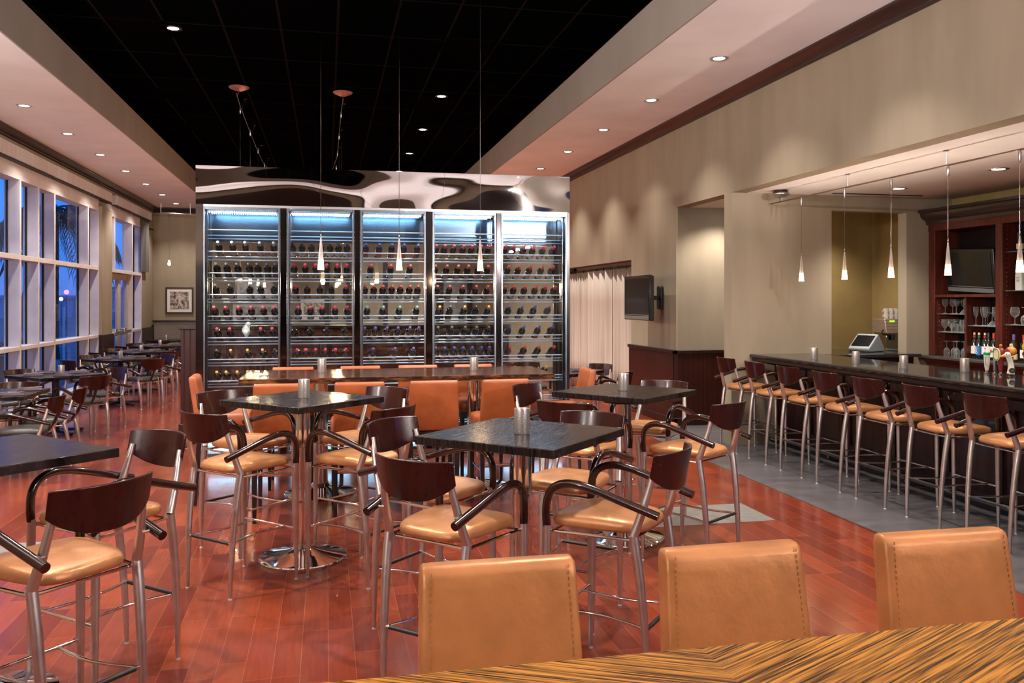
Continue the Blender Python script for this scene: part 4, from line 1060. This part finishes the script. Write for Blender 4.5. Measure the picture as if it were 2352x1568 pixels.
# ---------------------------------------------------------------- bar
t = thing('bar_counter', 'long bar with black granite top and dark panelled front along the right side', 'bar', (0,0,0))
BX0 = 4.93
M().ext_y([(BX0+.012,1.04),(5.78,1.04),(5.78,1.08),(BX0+.012,1.08),(BX0,1.07),(BX0-.004,1.06),(BX0,1.048)], 1.4, 9.34).build('countertop', GRANITE, t, ang=12)
M().box(BX0+.03,1.4,1.0,5.74,9.34,1.04).build('top_trim', MAHOG_D, t, bevel=.006)
M().box(5.26,1.4,.10,5.70,9.34,1.0).build('cabinet_body', MAHOG_D, t)
M().box(5.30,1.4,0,5.68,9.34,.10).build('toe_kick', BLACKP, t)
pn = M(); n = 11
for k in range(n):
    y0 = 1.5+.715*k; y1 = y0+.66
    for (a,b,c,d) in ((y0,.16,y0+.07,.94),(y1-.07,.16,y1,.94),(y0+.07,.16,y1-.07,.24),(y0+.07,.86,y1-.07,.94)): pn.box(5.235,a,b,5.262,c,d)
pn.build('front_panel', MAHOG_D, t, bevel=.004)
for k in range(9):
    y = 2.0+.86*k
    h = M().tube(crm([(5.225,y,.93),(5.18,y,.925),(5.165,y,.90),(5.18,y,.875),(5.195,y,.88)],4), .006, 8); h.lathe([(.016,0),(.016,.008)],12,(5.225,y,.925)); h.build('purse_hook', CHROME, t)
t = thing('foot_rail', 'round metal foot rail along the base of the bar', 'rail', (0,0,0))
M().tube([(5.05,1.5,.145),(5.05,9.3,.145)], .025, 16).build('rail_tube', CHROME_D, t)
for k in range(7):
    y = 1.9+1.2*k
    M().tube(crm([(5.24,y,.05),(5.14,y,.06),(5.06,y,.09),(5.05,y,.125)],4), .012, 10).build('bracket', CHROME_D, t)
for i,(x,y) in enumerate(((5.20,8.40),(5.235,7.70),(5.275,7.02),(5.545,6.56))):
    place(cd0, x, y, 0, 'perforated silver candle cup on the bar, %s from its far end' % ORD[i+1], CG, 1.0805)
# tap handles at the back edge of the bar
def tap(x, y, lab): 
    t = thing('tap_handle', lab, 'beer tap', (x,y,1.081), 0, 'beer tap handles on the bar')
    M().lathe([(.022,0),(.022,.006),(.012,.012),(.011,.026)], 16).build('ferrule', CHROME, t)
    return t
IVORY = flatcol('tap_ivory',(.70,.66,.58),.3); TAPG = flatcol('tap_green',(.01,.28,.10),.3); TAPR = flatcol('tap_red',(.22,.02,.02),.3); TAPK = flatcol('tap_black',(.02,.02,.02),.35); TAPO = flatcol('tap_orange',(.60,.24,.05),.35); TAPY = flatcol('tap_yellow',(.75,.42,.05),.35); TAPW = flatcol('tap_amber',(.42,.22,.07),.3)
t = tap(5.66,6.43,'white tapered beer tap handle with a green cap')
M().lathe([(.013,.024),(.020,.06),(.026,.15),(.026,.162)], 20).build('grip', IVORY, t); M().lathe([(.027,.160),(.029,.168),(.027,.180),(.018,.186)], 20).build('cap', TAPG, t)
lt = M()
for k in range(8): lt.cbox(-.0215-.0006*k+.0, -.012, .075+.0095*k, .004,.004,.006)
lt.build('lettering', TAPG, t)
t = tap(5.665,6.34,'slim black and silver beer tap handle with a red diamond badge')
M().cbox(0,0,.10,.026,.022,.15).build('grip', STEEL, t, bevel=.005); M().cbox(0,0,.10,.008,.028,.15).build('dark_stripe', TAPK, t)
M().ext_x([(-.030,.19),(0,.155),(.030,.19),(.012,.222),(-.012,.222)], -.008, .008).build('badge', TAPK, t, bevel=.003)
M().ext_x([(-.016,.190),(0,.170),(.016,.190),(0,.208)], -.011, .011).build('red_diamond', TAPR, t)
t = tap(5.645,6.255,'dark red beer tap handle with a cream oval badge and gold finial')
M().lathe([(.013,.024),(.018,.05),(.024,.12),(.034,.17),(.034,.20),(.022,.225),(.010,.232),(.010,.242)], 20).build('grip', TAPR, t)
M().sph((0,0,.250),.013,14).build('finial', CAPS['gold'], t)
o = M().ext_x([(.040*cos(a),.175+.055*sin(a)) for a in [2*pi*k/32 for k in range(32)]], -.046,-.036).build('oval_badge', CREAM, t, bevel=.003)
for k in range(14):
    pass
lt = M()
for k in range(40):
    a = 2*pi*k/40; lt.cbox(-.0475, .032*cos(a), .175+.046*sin(a), .003,.004,.006)
lt.build('lettering', TAPG, o)
t = tap(5.685,6.185,'beer tap handle shaped as a round orange pumpkin stack with a red disc')
M().lathe([(.011,.024),(.014,.10),(.018,.16)], 16).build('grip', TAPW, t)
p_ = M()
for dx in (0,): p_.rings([[((.044*sin(q)*(1+.07*cos(8*a)))*cos(a)*.9, (.044*sin(q)*(1+.07*cos(8*a)))*sin(a)*.9, .205-.040*cos(q)) for a in [2*pi*j/48 for j in range(48)]] for q in [pi*(k+.4)/9.0 for k in range(9)]])
p_.build('pumpkin', TAPO, t); M().ext_x([(.024*cos(a),.205+.024*sin(a)) for a in [2*pi*k/28 for k in range(28)]], -.046,-.036).build('red_disc', TAPR, t, bevel=.003); M().lathe([(.010,.24),(.014,.25),(.012,.268),(.002,.27)],12).build('stem_knob', IVORY, t)
t = tap(5.62,6.12,'white goose head beer tap handle with a yellow beak and black oval badge'); t.rotation_euler = (0,0,radians(62))
gp = crm([(0,0,.02),(0,-.004,.06),(0,.0,.11),(0,.012,.15),(0,.020,.175)],5)
M().tube(gp, lerp_list([.030,.026,.020,.022,.024],len(gp)), 16).build('neck', IVORY, t)
M().sph((0,.024,.178),.026,16).build('head', IVORY, t)
M().tube(crm([(-.004,.036,.176),(-.006,.062,.168),(-.006,.085,.164)],4), lerp_list([.014,.011,.003],9), 12, flat=.6).build('beak', TAPY, t)
M().sph((-.021,.036,.187),.0045,10).build('eye', TAPK, t)
o = M().ext_x([(-.004+.026*cos(a),.050+.022*sin(a)) for a in [2*pi*k/28 for k in range(28)]], -.036,-.028).build('oval_badge', TAPK, t, bevel=.003)
M().ext_x([(-.004+.014*cos(a),.050+.010*sin(a)) for a in [2*pi*k/20 for k in range(20)]], -.038,-.0355).build('badge_center', GREYP, o)
t = tap(5.64,5.97,'ornate amber beer tap handle topped with an orange slice and dark collar')
M().lathe([(.022,.02),(.026,.04),(.018,.08),(.016,.12),(.024,.16),(.032,.18),(.030,.19)], 20).build('grip', TAPW, t)
M().lathe([(.034,.185),(.036,.20),(.028,.215),(.020,.218)], 20).build('collar', TAPK, t)
M().lathe([(.02,.215),(.034,.235),(.036,.262),(.026,.285),(.012,.295)], 20).build('fruit', TAPY, t)
M().ext_y([(.034*cos(a),.288+.034*sin(a)) for a in [pi*k/16 for k in range(17)]], -.010,.010).build('orange_slice', TAPO, t, bevel=.003)

# service counter, order terminal and coffee machine in the opening
t = thing('service_counter', 'dark service counter passing through the wall opening at the far end of the bar', 'counter', (0,0,0))
M().box(5.93,9.12,1.03,7.10,9.35,1.065).box(6.03,9.35,1.03,7.06,9.51,1.065).box(6.03,9.51,1.03,7.62,10.30,1.065).build('countertop', GRANITE, t)
M().box(5.98,9.20,0,7.05,9.34,1.03).build('front_panel', MAHOG_D, t); M().box(6.03,9.52,0,7.60,10.25,1.03).build('rear_cabinet', MAHOG_D, t)
t = thing('order_terminal', 'grey touchscreen order terminal tilted back on the service counter', 'computer', (6.78,9.74,1.066), radians(-66))
s = M(); s.ext_x([(-.17,.0),(.15,.0),(.17,.04),(.05,.20),(.035,.225),(.015,.215),(-.19,.045),(-.19,.02)], -.145,.145); s.build('housing', pbr('terminal_grey',(.22,.25,.26),.4,var=.03), t, bevel=.01)
def tilt(m, mat, name, d, w, a, b):
    # quad on the sloping screen plane, between fractions a and b up the slope
    p0 = Vector((0,-.185,.052)); p1 = Vector((0,.010,.212)); nrm = Vector((0,-.634,.773))
    q = [p0.lerp(p1,a)+nrm*d, p0.lerp(p1,b)+nrm*d]
    vs = [(-w,q[0].y,q[0].z),(w,q[0].y,q[0].z),(w,q[1].y,q[1].z),(-w,q[1].y,q[1].z)]
    vs += [tuple(Vector(v)-nrm*.01) for v in vs]
    return M().rings([vs[4:],vs[:4]]).build(name, mat, m)
tilt(t, SCREEN, 'screen', .004, .122, .13, .93)
t = thing('coffee_machine', 'bronze steel coffee machine with a green display at the edge of the opening', 'coffee machine', (7.20,9.95,1.066), radians(-8))
BRZ = pbr('bronze_steel', (.40,.31,.26), .35, metal=.7, var=.06, vscale=6, stretch=(1,1,8))
M().box(-.04,-.10,.0,.22,.20,.24).build('lower_body', CHROME_D, t, bevel=.006)
u = M(); u.ext_x([(-.17,.225),(.20,.225),(.20,.41),(-.12,.41)], -.075,.24); u.build('upper_body', BRZ, t, bevel=.008)
s = M()
for z in (.275,.315,.355,.39): 
    y = -.17+.05*(z-.225)/.185; s.box(-.07,y-.004,z-.002,.235,y+.004,z+.002)
s.build('trim_line', CHROME, t)
M().box(-.01,-.145,.372,.05,-.128,.392).build('display', emit('green_display', (.45,1,.05), 1.4), t)
b_ = M()
for i in range(2):
    for j in range(4): b_.sph((.0+.03*i,-.165+.0135*j*1.0,.262+.027*j),.009,8)
b_.build('button_pad', CHROME, t)
M().tube(crm([(-.09,-.12,.265),(-.115,-.13,.245),(-.09,-.135,.21),(.02,-.13,.20)],4), .010, 8).build('handle', BLACKP, t)
M().lathe([(.02,0),(.03,.06),(.03,.07)],14,(.03,-.13,.135)).build('filter_holder', BLACKP, t)
M().box(-.07,-.20,.0,.22,-.08,.022).build('drip_tray', STEEL, t, bevel=.004)
k = 0
for i in range(3):
    for j in range(2):
        k += 1
        c_ = thing('coffee_cup', 'white cup stacked on the coffee machine, %s level, %s from left' % (('lower','upper')[j], ORD[i+1]), 'cup', (7.20+.075*i,9.93,1.066+.412+.068*j), 0, 'white cups on the coffee machine')
        M().lathe([(.022,0),(.024,.004),(.034,.064),(.0325,.066),(.023,.008),(.001,.007)], 20, cap=False).build('cup_body', WHITE, c_)
        M().tube(crm([(-.030,0,.05),(-.048,0,.046),(-.050,0,.028),(-.028,0,.016)],4), .004, 8).build('handle', WHITE, c_)
# back bar
FX = 7.36
t = thing('back_bar_cabinet', 'tall mahogany back bar with cornice, niches and glass shelves at the right', 'cabinet', (0,0,0))
def bb(name, mat, *boxes, bevel=.004):
    m = M()
    for b in boxes: m.box(*b)
    return m.build(name, mat, t, bevel=bevel)
YB0 = 4.2
bb('stile', MAHOG, (FX,9.21,1.04,FX+.36,9.325,2.58)); bb('stile', MAHOG, (FX,8.135,1.04,FX+.36,8.235,2.58)); bb('stile', MAHOG, (FX,6.3,1.04,FX+.36,6.4,2.58)); bb('stile', MAHOG, (FX,YB0,1.04,FX+.36,YB0+.1,2.58))
bb('head_rail', MAHOG, (FX-.004,YB0,2.575,FX+.36,9.33,2.70))
bb('back_panel', BACKBLK, (FX+.335,YB0,1.04,FX+.36,9.33,2.70))
bb('niche_shelf', MAHOG, (FX,8.235,1.755,FX+.34,9.21,1.79)); bb('divider', MAHOG, (FX+.01,8.695,1.04,FX+.34,8.725,1.755))
M().ext_y([(FX+.02,2.66),(FX-.02,2.66),(FX-.03,2.70),(FX-.09,2.74),(FX-.11,2.77),(FX-.11,2.80),(FX-.14,2.81),(FX-.14,2.84),(FX+.36,2.84),(FX+.36,2.66)], YB0-.1, 9.34).build('cornice', CROWN, t)
def gshelf(y0,y1,z): M().box(FX+.03,y0,z-.008,FX+.33,y1,z).build('glass_shelf', SHELFG, t)
gshelf(8.727,9.205,1.556); gshelf(8.727,9.205,1.335); gshelf(8.24,8.693,1.425)
for z in (2.262,1.830,1.450): gshelf(6.405,8.13,z)
pp = M()
for z in [1.15+.052*i for i in range(28)]:
    pp.sph((FX+.06,8.1335,z),.0035,6); 
    if z<1.7: pp.sph((FX+.06,9.207,z),.0035,6)
pp.build('shelf_pin_holes', ALU, t)
t = thing('back_counter', 'grey granite back counter below the mahogany back bar', 'counter', (0,0,0))
M().box(FX-.14,YB0-.1,1.005,FX+.355,9.345,1.04).build('countertop', GRANITE_G, t, bevel=.006)
M().ext_y([(FX-.10,1.005),(FX+.36,1.005),(FX+.36,0),(FX-.02,0),(FX-.02,.93),(FX-.05,.96),(FX-.10,.985)], YB0, 9.33).build('base_cabinet', MAHOG, t)
# television in the back bar niche
def tv(name, w, h, lab, loc, rz, rx, arm=None):
    t = thing(name, lab, 'television', loc, rz)
    b = M(); b.box(-w/2,-.035,-h/2,w/2,.035,h/2).build('housing', BLACKP, t, bevel=.012)
    M().box(-w/2+.045,-.040,-h/2+.085,w/2-.045,-.034,h/2-.045).build('screen', SCREEN, t)
    M().box(-w/2+.04,-.039,-h/2+.072,w/2-.04,-.034,-h/2+.080).build('trim_line', STEEL, t)
    M().box(-w/2+.03,-.042,-h/2+.01,w/2-.03,-.034,-h/2+.06).build('speaker_bar', GREYP, t, bevel=.004)
    return t
def rotated(o, e): o.rotation_euler = e
a = tv('television', .80, .53, 'black flat television tilted forward in the back bar niche', (FX+.14,8.76,2.075), 0, 0)
a.rotation_euler = (radians(8), radians(3.0), radians(-90))
M().box(-.1,.03,-.1,.1,.15,.1).build('mount', BLACKP, a)
b = tv('television', 1.02, .635, 'black flat television on an arm on the wall beside the drapes', (4.37,11.56,1.755), 0, 0)
b.rotation_euler = (0, 0, radians(-90))
M().box(-.02,.03,-.2,.08,.07,.15).build('back_plate', ALU, b); M().box(-.03,.07,-.03,.09,.27,.03).build('arm', BLACKP, b, bevel=.006); M().box(-.01,.27,-.17,.13,.329,.17).build('wall_plate', BLACKP, b, bevel=.02)

# glasses
GP = {}
def gproto(kind):
    prof = {'wine':[(.034,0),(.033,.003),(.006,.008),(.0045,.03),(.0045,.075),(.012,.085),(.030,.105),(.036,.13),(.034,.16),(.030,.180)],
            'flute':[(.032,0),(.031,.003),(.006,.008),(.0045,.03),(.0045,.085),(.010,.10),(.022,.13),(.027,.17),(.027,.215)],
            'martini':[(.036,0),(.035,.003),(.006,.008),(.0045,.03),(.0045,.090),(.008,.096),(.052,.150)],
            'balloon':[(.036,0),(.035,.003),(.007,.008),(.005,.025),(.005,.075),(.014,.083),(.038,.104),(.047,.137),(.044,.166),(.037,.192)],
            'rocks':[(.030,0),(.033,.004),(.036,.05),(.038,.095)],
            'goblet':[(.030,0),(.029,.003),(.007,.008),(.006,.03),(.012,.042),(.036,.075),(.040,.11),(.036,.15)]}[kind]
    t = thing('stemware' if kind!='rocks' else 'tumbler', 'x', 'glass')
    sm = [(max(p.x,.001),p.z) for p in crm([(r,0,z) for r,z in prof], 4)]
    M().lathe(sm, 24, cap=False).build('glass_wall', GLASSW, t, ang=180)
    n = len(prof)
    r,z = prof[-1]; M().lathe([(r-.0012,z-.001),(r,z+.001),(r+.0006,z-.001)], 20, cap=False).build('rim', GLASSW, t)
    CH[t.name] = kids(t); return t
KN = {'wine':'wine glass','flute':'champagne flute','martini':'martini glass','balloon':'large balloon wine glass','rocks':'tumbler','goblet':'short goblet'}
def put_glass(kind, x, y, z, flip, lab, group):
    if kind not in GP:
        o = gproto(kind); GP[kind] = o; o['label'] = lab; o['group'] = group
    else: o = dup(GP[kind], (x,y,z), 0, lab, group)
    H = {'wine':.180,'flute':.215,'martini':.150,'balloon':.192,'rocks':.095,'goblet':.15}[kind]
    o.location = (x,y,z+(H if flip else 0)+.001); o.rotation_euler = (pi if flip else 0,0,0)
def row(items, y1, y0, z, where, group, x=FX+.10):
    n = len(items)
    for i,(k,fl_) in enumerate(items):
        y = y1+(y0-y1)*(i+.5)/n
        put_glass(k, x+(.03 if i%2 else 0), y, z, fl_, '%s%s, %s from left, %s' % ('upturned ' if fl_ else '', KN[k], ORD[i+1], where), group)
row([('wine',0),('wine',0),('martini',0),('martini',1),('balloon',0)], 9.20, 8.73, 1.556, 'front row, upper left glass shelf', 'glasses on the upper left shelf')
row([('wine',0),('wine',0),('goblet',0),('wine',0),('balloon',0)], 9.17, 8.74, 1.556, 'back row, upper left glass shelf', 'glasses on the upper left shelf', FX+.24)
row([('goblet',0),('goblet',0),('rocks',0),('rocks',0),('goblet',0),('balloon',0)], 9.20, 8.73, 1.335, 'front row, lower left glass shelf', 'glasses on the lower left shelf')
row([('goblet',0),('rocks',0),('goblet',0),('rocks',0),('goblet',0)], 9.17, 8.74, 1.335, 'back row, lower left glass shelf', 'glasses on the lower left shelf', FX+.24)
row([('flute',0),('flute',0),('flute',0),('martini',1),('flute',0),('martini',0)], 8.68, 8.245, 1.425, 'front row, shelf above the bottles', 'glasses on the flute shelf')
row([('flute',0),('flute',0),('flute',0),('flute',0)], 8.66, 8.26, 1.425, 'back row, shelf above the bottles', 'glasses on the flute shelf', FX+.23)
row([('wine',1),('wine',1),('wine',1),('wine',1),('wine',1)], 9.17, 8.74, 1.04, 'front row on the back counter', 'upturned glasses on the back counter')
row([('wine',1),('wine',1),('goblet',1),('wine',1),('wine',1)], 9.17, 8.74, 1.04, 'back row on the back counter', 'upturned glasses on the back counter', FX+.24)
row([('balloon',0),('balloon',1),('balloon',0),('balloon',0),('balloon',1),('balloon',0),('balloon',0),('balloon',0)], 8.12, 7.2, 1.450, 'on the glass shelf right of the post', 'balloon glasses right of the post')
# bottles standing on the back counter and shelves
def standing(x, y, z, cap, label_m, lab, group, glassm=BOTTLE_G, cork=False, rot=0, band=(.055,.145)):
    t = thing('wine_bottle', lab, 'bottle', (x,y,z+.001), rot, group)
    M().lathe([(.001,.004),(.030,.0),(.0365,.006),(.037,.02),(.037,.190),(.033,.207),(.021,.228),(.0148,.242),(.0142,.275)], 22).build('glass_body', glassm, t, ang=50)
    if cork:
        M().lathe([(.0155,.232),(.0155,.268)], 14, cap=False).build('foil', cap, t); M().lathe([(.0125,.272),(.0125,.302),(.001,.303)], 14).build('stopper', CAPS['cream'], t)
    else: M().lathe([(.0152,.235),(.0153,.300),(.0140,.304),(.001,.305)], 14, cap=False).build('capsule', cap, t, ang=50)
    lb = M().lathe([(.0374,band[0]),(.0375,band[1])], 22, cap=False).build('paper_label', label_m, t, ang=180)
    return t, lb
BG = 'bottles standing on the back bar'
BLUEL = flatcol('label_blue',(.012,.14,.42),.4)
xs = FX+.09
standing(xs,8.655,1.04,CAPS['red'],WHITE,'standing wine bottle with plain white label and cork, leftmost of the bottles below the flutes',BG,cork=True)
t, lb = standing(xs-.01,8.57,1.04,CAPS['green'],BLUEL,'standing wine bottle with a bright blue label showing a white looped figure',BG,cork=True,band=(.04,.15))
e8 = M()
e8.tube([(-.0386-.0004, .012*sin(2*a), .095+.040*sin(a)) for a in [2*pi*k/40 for k in range(41)]], .0028, 6)
e8.build('loop_figure', WHITE, lb)
standing(xs,8.49,1.04,CAPS['red'],WHITE,'standing wine bottle with white label right of the blue label bottle',BG,cork=True)
t, lb = standing(xs-.02,8.415,1.04,CAPS['black'],WHITE,'standing wine bottle with white label and a red and blue floral picture',BG,band=(.03,.15))
f = M(); f.sph((-.0365,.010,.065),.013,10); f.sph((-.036,-.012,.060),.012,10); f.build('red_flower', flatcol('flower_red',(.45,.06,.06)), lb); M().sph((-.0365,0,.053),.010,10).build('blue_flower', flatcol('flower_blue',(.06,.10,.40)), lb); M().cbox(-.037,.012,.125,.004,.012,.014).build('printed_mark', TAPK, lb)
t, lb = standing(xs-.01,8.345,1.04,CAPS['red'],WHITE,'standing wine bottle with white label and one tall red flower',BG,band=(.03,.15)); M().sph((-.0365,0,.10),.012,10,1.7).build('red_flower', flatcol('flower_red2',(.42,.05,.07)), lb)
standing(xs,8.275,1.04,CAPS['red'],WHITE,'standing wine bottle with white label against the mahogany post',BG)
standing(FX+.19,8.45,1.04,CAPS['gold'],LABW,'standing gold capped bottle behind the floral labelled bottle',BG)
standing(FX+.18,8.35,1.04,CAPS['red'],LABW,'standing red capped bottle in the second row behind the red flower bottle',BG)
CH_ = pbr('olive_bottle',(.03,.035,.012),.08,var=.2)
standing(FX+.02,7.99,1.04,CAPS['purple'],CREAM,'standing olive bottle with purple capsule and low cream label right of the post',BG,CH_,band=(.03,.09))
standing(FX+.05,7.885,1.04,CAPS['red'],WHITE,'standing bottle with red capsule and white label second right of the post',BG,band=(.05,.14))
standing(FX+.03,7.78,1.04,CAPS['red'],WHITE,'standing bottle with red capsule at the right edge of the photo',BG)
standing(FX+.10,7.99,2.262,CAPS['blue'],CREAM,'blue capped bottle with a cream label on the top glass shelf',BG,band=(.02,.08))
standing(FX+.12,7.86,2.262,CAPS['red'],WHITE,'red capped bottle with white label second on the top glass shelf',BG)
standing(FX+.06,7.73,2.262,CAPS['red'],WHITE,'red capped bottle with white label third on the top glass shelf',BG)
t = thing('liquor_bottle','frosted white square shouldered bottle with a steel pourer on the middle glass shelf','bottle',(FX+.10,7.99,1.831),0,BG)
FRW = pbr('frosted_white_glass',(.62,.64,.60),.25,var=.03)
M().rings([[(.030*math.copysign(abs(cos(a))**.35,cos(a))*k, .046*math.copysign(abs(sin(a))**.35,sin(a))*k, z) for a in [2*pi*j/32 for j in range(32)]] for k,z in ((.96,0),(1,.01),(1,.165),(.9,.195),(.45,.215),(.32,.225),(.32,.255))]).build('glass_body', FRW, t, ang=50)
M().lathe([(.011,.25),(.011,.27)],12).tube([(0,0,.26),(0,0,.285),(-.004,.012,.315)],.0035,8).build('pourer', STEEL, t)
lt = M()
for z,w_ in ((.14,.052),(.128,.052),(.112,.046),(.102,.046),(.092,.030)): lt.box(-.0312,-w_/2,z,-.0302,w_/2,z+.004)
lt.build('lettering', GREYP, t)
t = thing('liquor_bottle','round bottle with white and brown landscape label beside the frosted bottle','bottle',(FX+.10,7.875,1.831),0,BG)
M().lathe([(.040,0),(.043,.01),(.043,.19),(.036,.215),(.016,.235),(.015,.29),(.001,.291)],24).build('glass_body', FRW, t, ang=50); M().lathe([(.0435,.07),(.0436,.16)],24,cap=False).build('paper_label', print_mat('landscape_label',(.60,.50,.30),(.12,.14,.05),30,2.2), t, ang=180)
standing(FX+.10,7.77,1.830,CAPS['black'],LABT,'dark bottle third on the middle glass shelf near the photo edge',BG)

# rail and pendants over the bar
RX = 5.17
t = thing('pendant_rail', 'bronze rail with a round canopy carrying the cone pendants over the bar', 'track light', (0,0,0))
M().tube([(RX,9.28,2.868),(RX,3.5,2.868)], .008, 10).build('rail', pbr('bronze_rail',(.22,.17,.13),.35,metal=.9,var=.05), t)
M().lathe([(.001,-.085),(.05,-.085),(.075,-.075),(.105,-.05),(.105,-.04),(.09,-.03),(.07,0)], 32, (RX,9.05,3.0)).build('canopy', STEEL, t, ang=50)
M().tube([(RX,9.03,2.92),(RX,9.03,2.868)], .007, 8).tube([(RX,9.07,2.92),(RX,9.07,2.868)], .007, 8).build('feed_stem', STEEL, t)
for y in (7.745,6.335,4.9):
    M().tube([(RX,y,2.868),(RX,y,3.0)], .005, 8).lathe([(.024,-.006),(.02,0)],14,(RX,y,3.0)).build('standoff', STEEL, t)
for i,y in enumerate((8.605,7.795,7.06,6.31,5.54)):
    pendant(RX, y, 1.932, 2.866, 'glowing glass cone pendant over the bar, %s from the far end' % ORD[i+1], 'cone pendants over the bar', e=4, up=13)
struct(M().box(5.9,9.12,2.992,7.12,9.15,3.0).build('trim_10', DARKGAP))

# ---------------------------------------------------------------- camera, world, colour
F = 1960.0
cam = bpy.data.cameras.new('camera'); cam.sensor_width = 36; cam.sensor_fit = 'HORIZONTAL'; cam.lens = F/2352*36
cam.shift_y = -(784-690)/2352; cam.clip_start = .05; cam.clip_end = 400
co = bpy.data.objects.new('camera', cam); COL.objects.link(co)
co.location = (0,0,1.717); co.rotation_euler = (pi/2, 0, -atan2(426,F)); SC.camera = co
w = bpy.data.worlds.new('dusk'); SC.world = w; w.use_nodes = True; nt = w.node_tree; nt.nodes.clear(); L = nt.links.new
out = nt.nodes.new('ShaderNodeOutputWorld'); bg = nt.nodes.new('ShaderNodeBackground'); L(bg.outputs[0], out.inputs[0])
tc = nt.nodes.new('ShaderNodeTexCoord'); sp = nt.nodes.new('ShaderNodeSeparateXYZ'); L(tc.outputs['Generated'], sp.inputs[0])
cr = nt.nodes.new('ShaderNodeValToRGB'); L(sp.outputs[2], cr.inputs[0]); e = cr.color_ramp.elements
e[0].position = .0; e[0].color = (.05,.11,.40,1); e[1].position = .30; e[1].color = (.010,.12,.50,1)
x = e.new(.05); x.color = (.026,.145,.54,1); x = e.new(.14); x.color = (.014,.145,.58,1)
L(cr.outputs[0], bg.inputs[0]); bg.inputs[1].default_value = 2.1
vs = SC.view_settings; vs.view_transform = 'Standard'; vs.look = 'None'; vs.gamma = 1; vs.use_curve_mapping = False; vs.exposure = 0.0
cy = SC.cycles; cy.use_denoising = True; cy.max_bounces = 8; cy.diffuse_bounces = 4; cy.glossy_bounces = 5; cy.transmission_bounces = 4; cy.transparent_max_bounces = 16
cy.caustics_reflective = False; cy.caustics_refractive = False; cy.sample_clamp_indirect = 6; cy.use_light_tree = True
try: cy.denoiser = 'OPENIMAGEDENOISE'
except Exception: pass
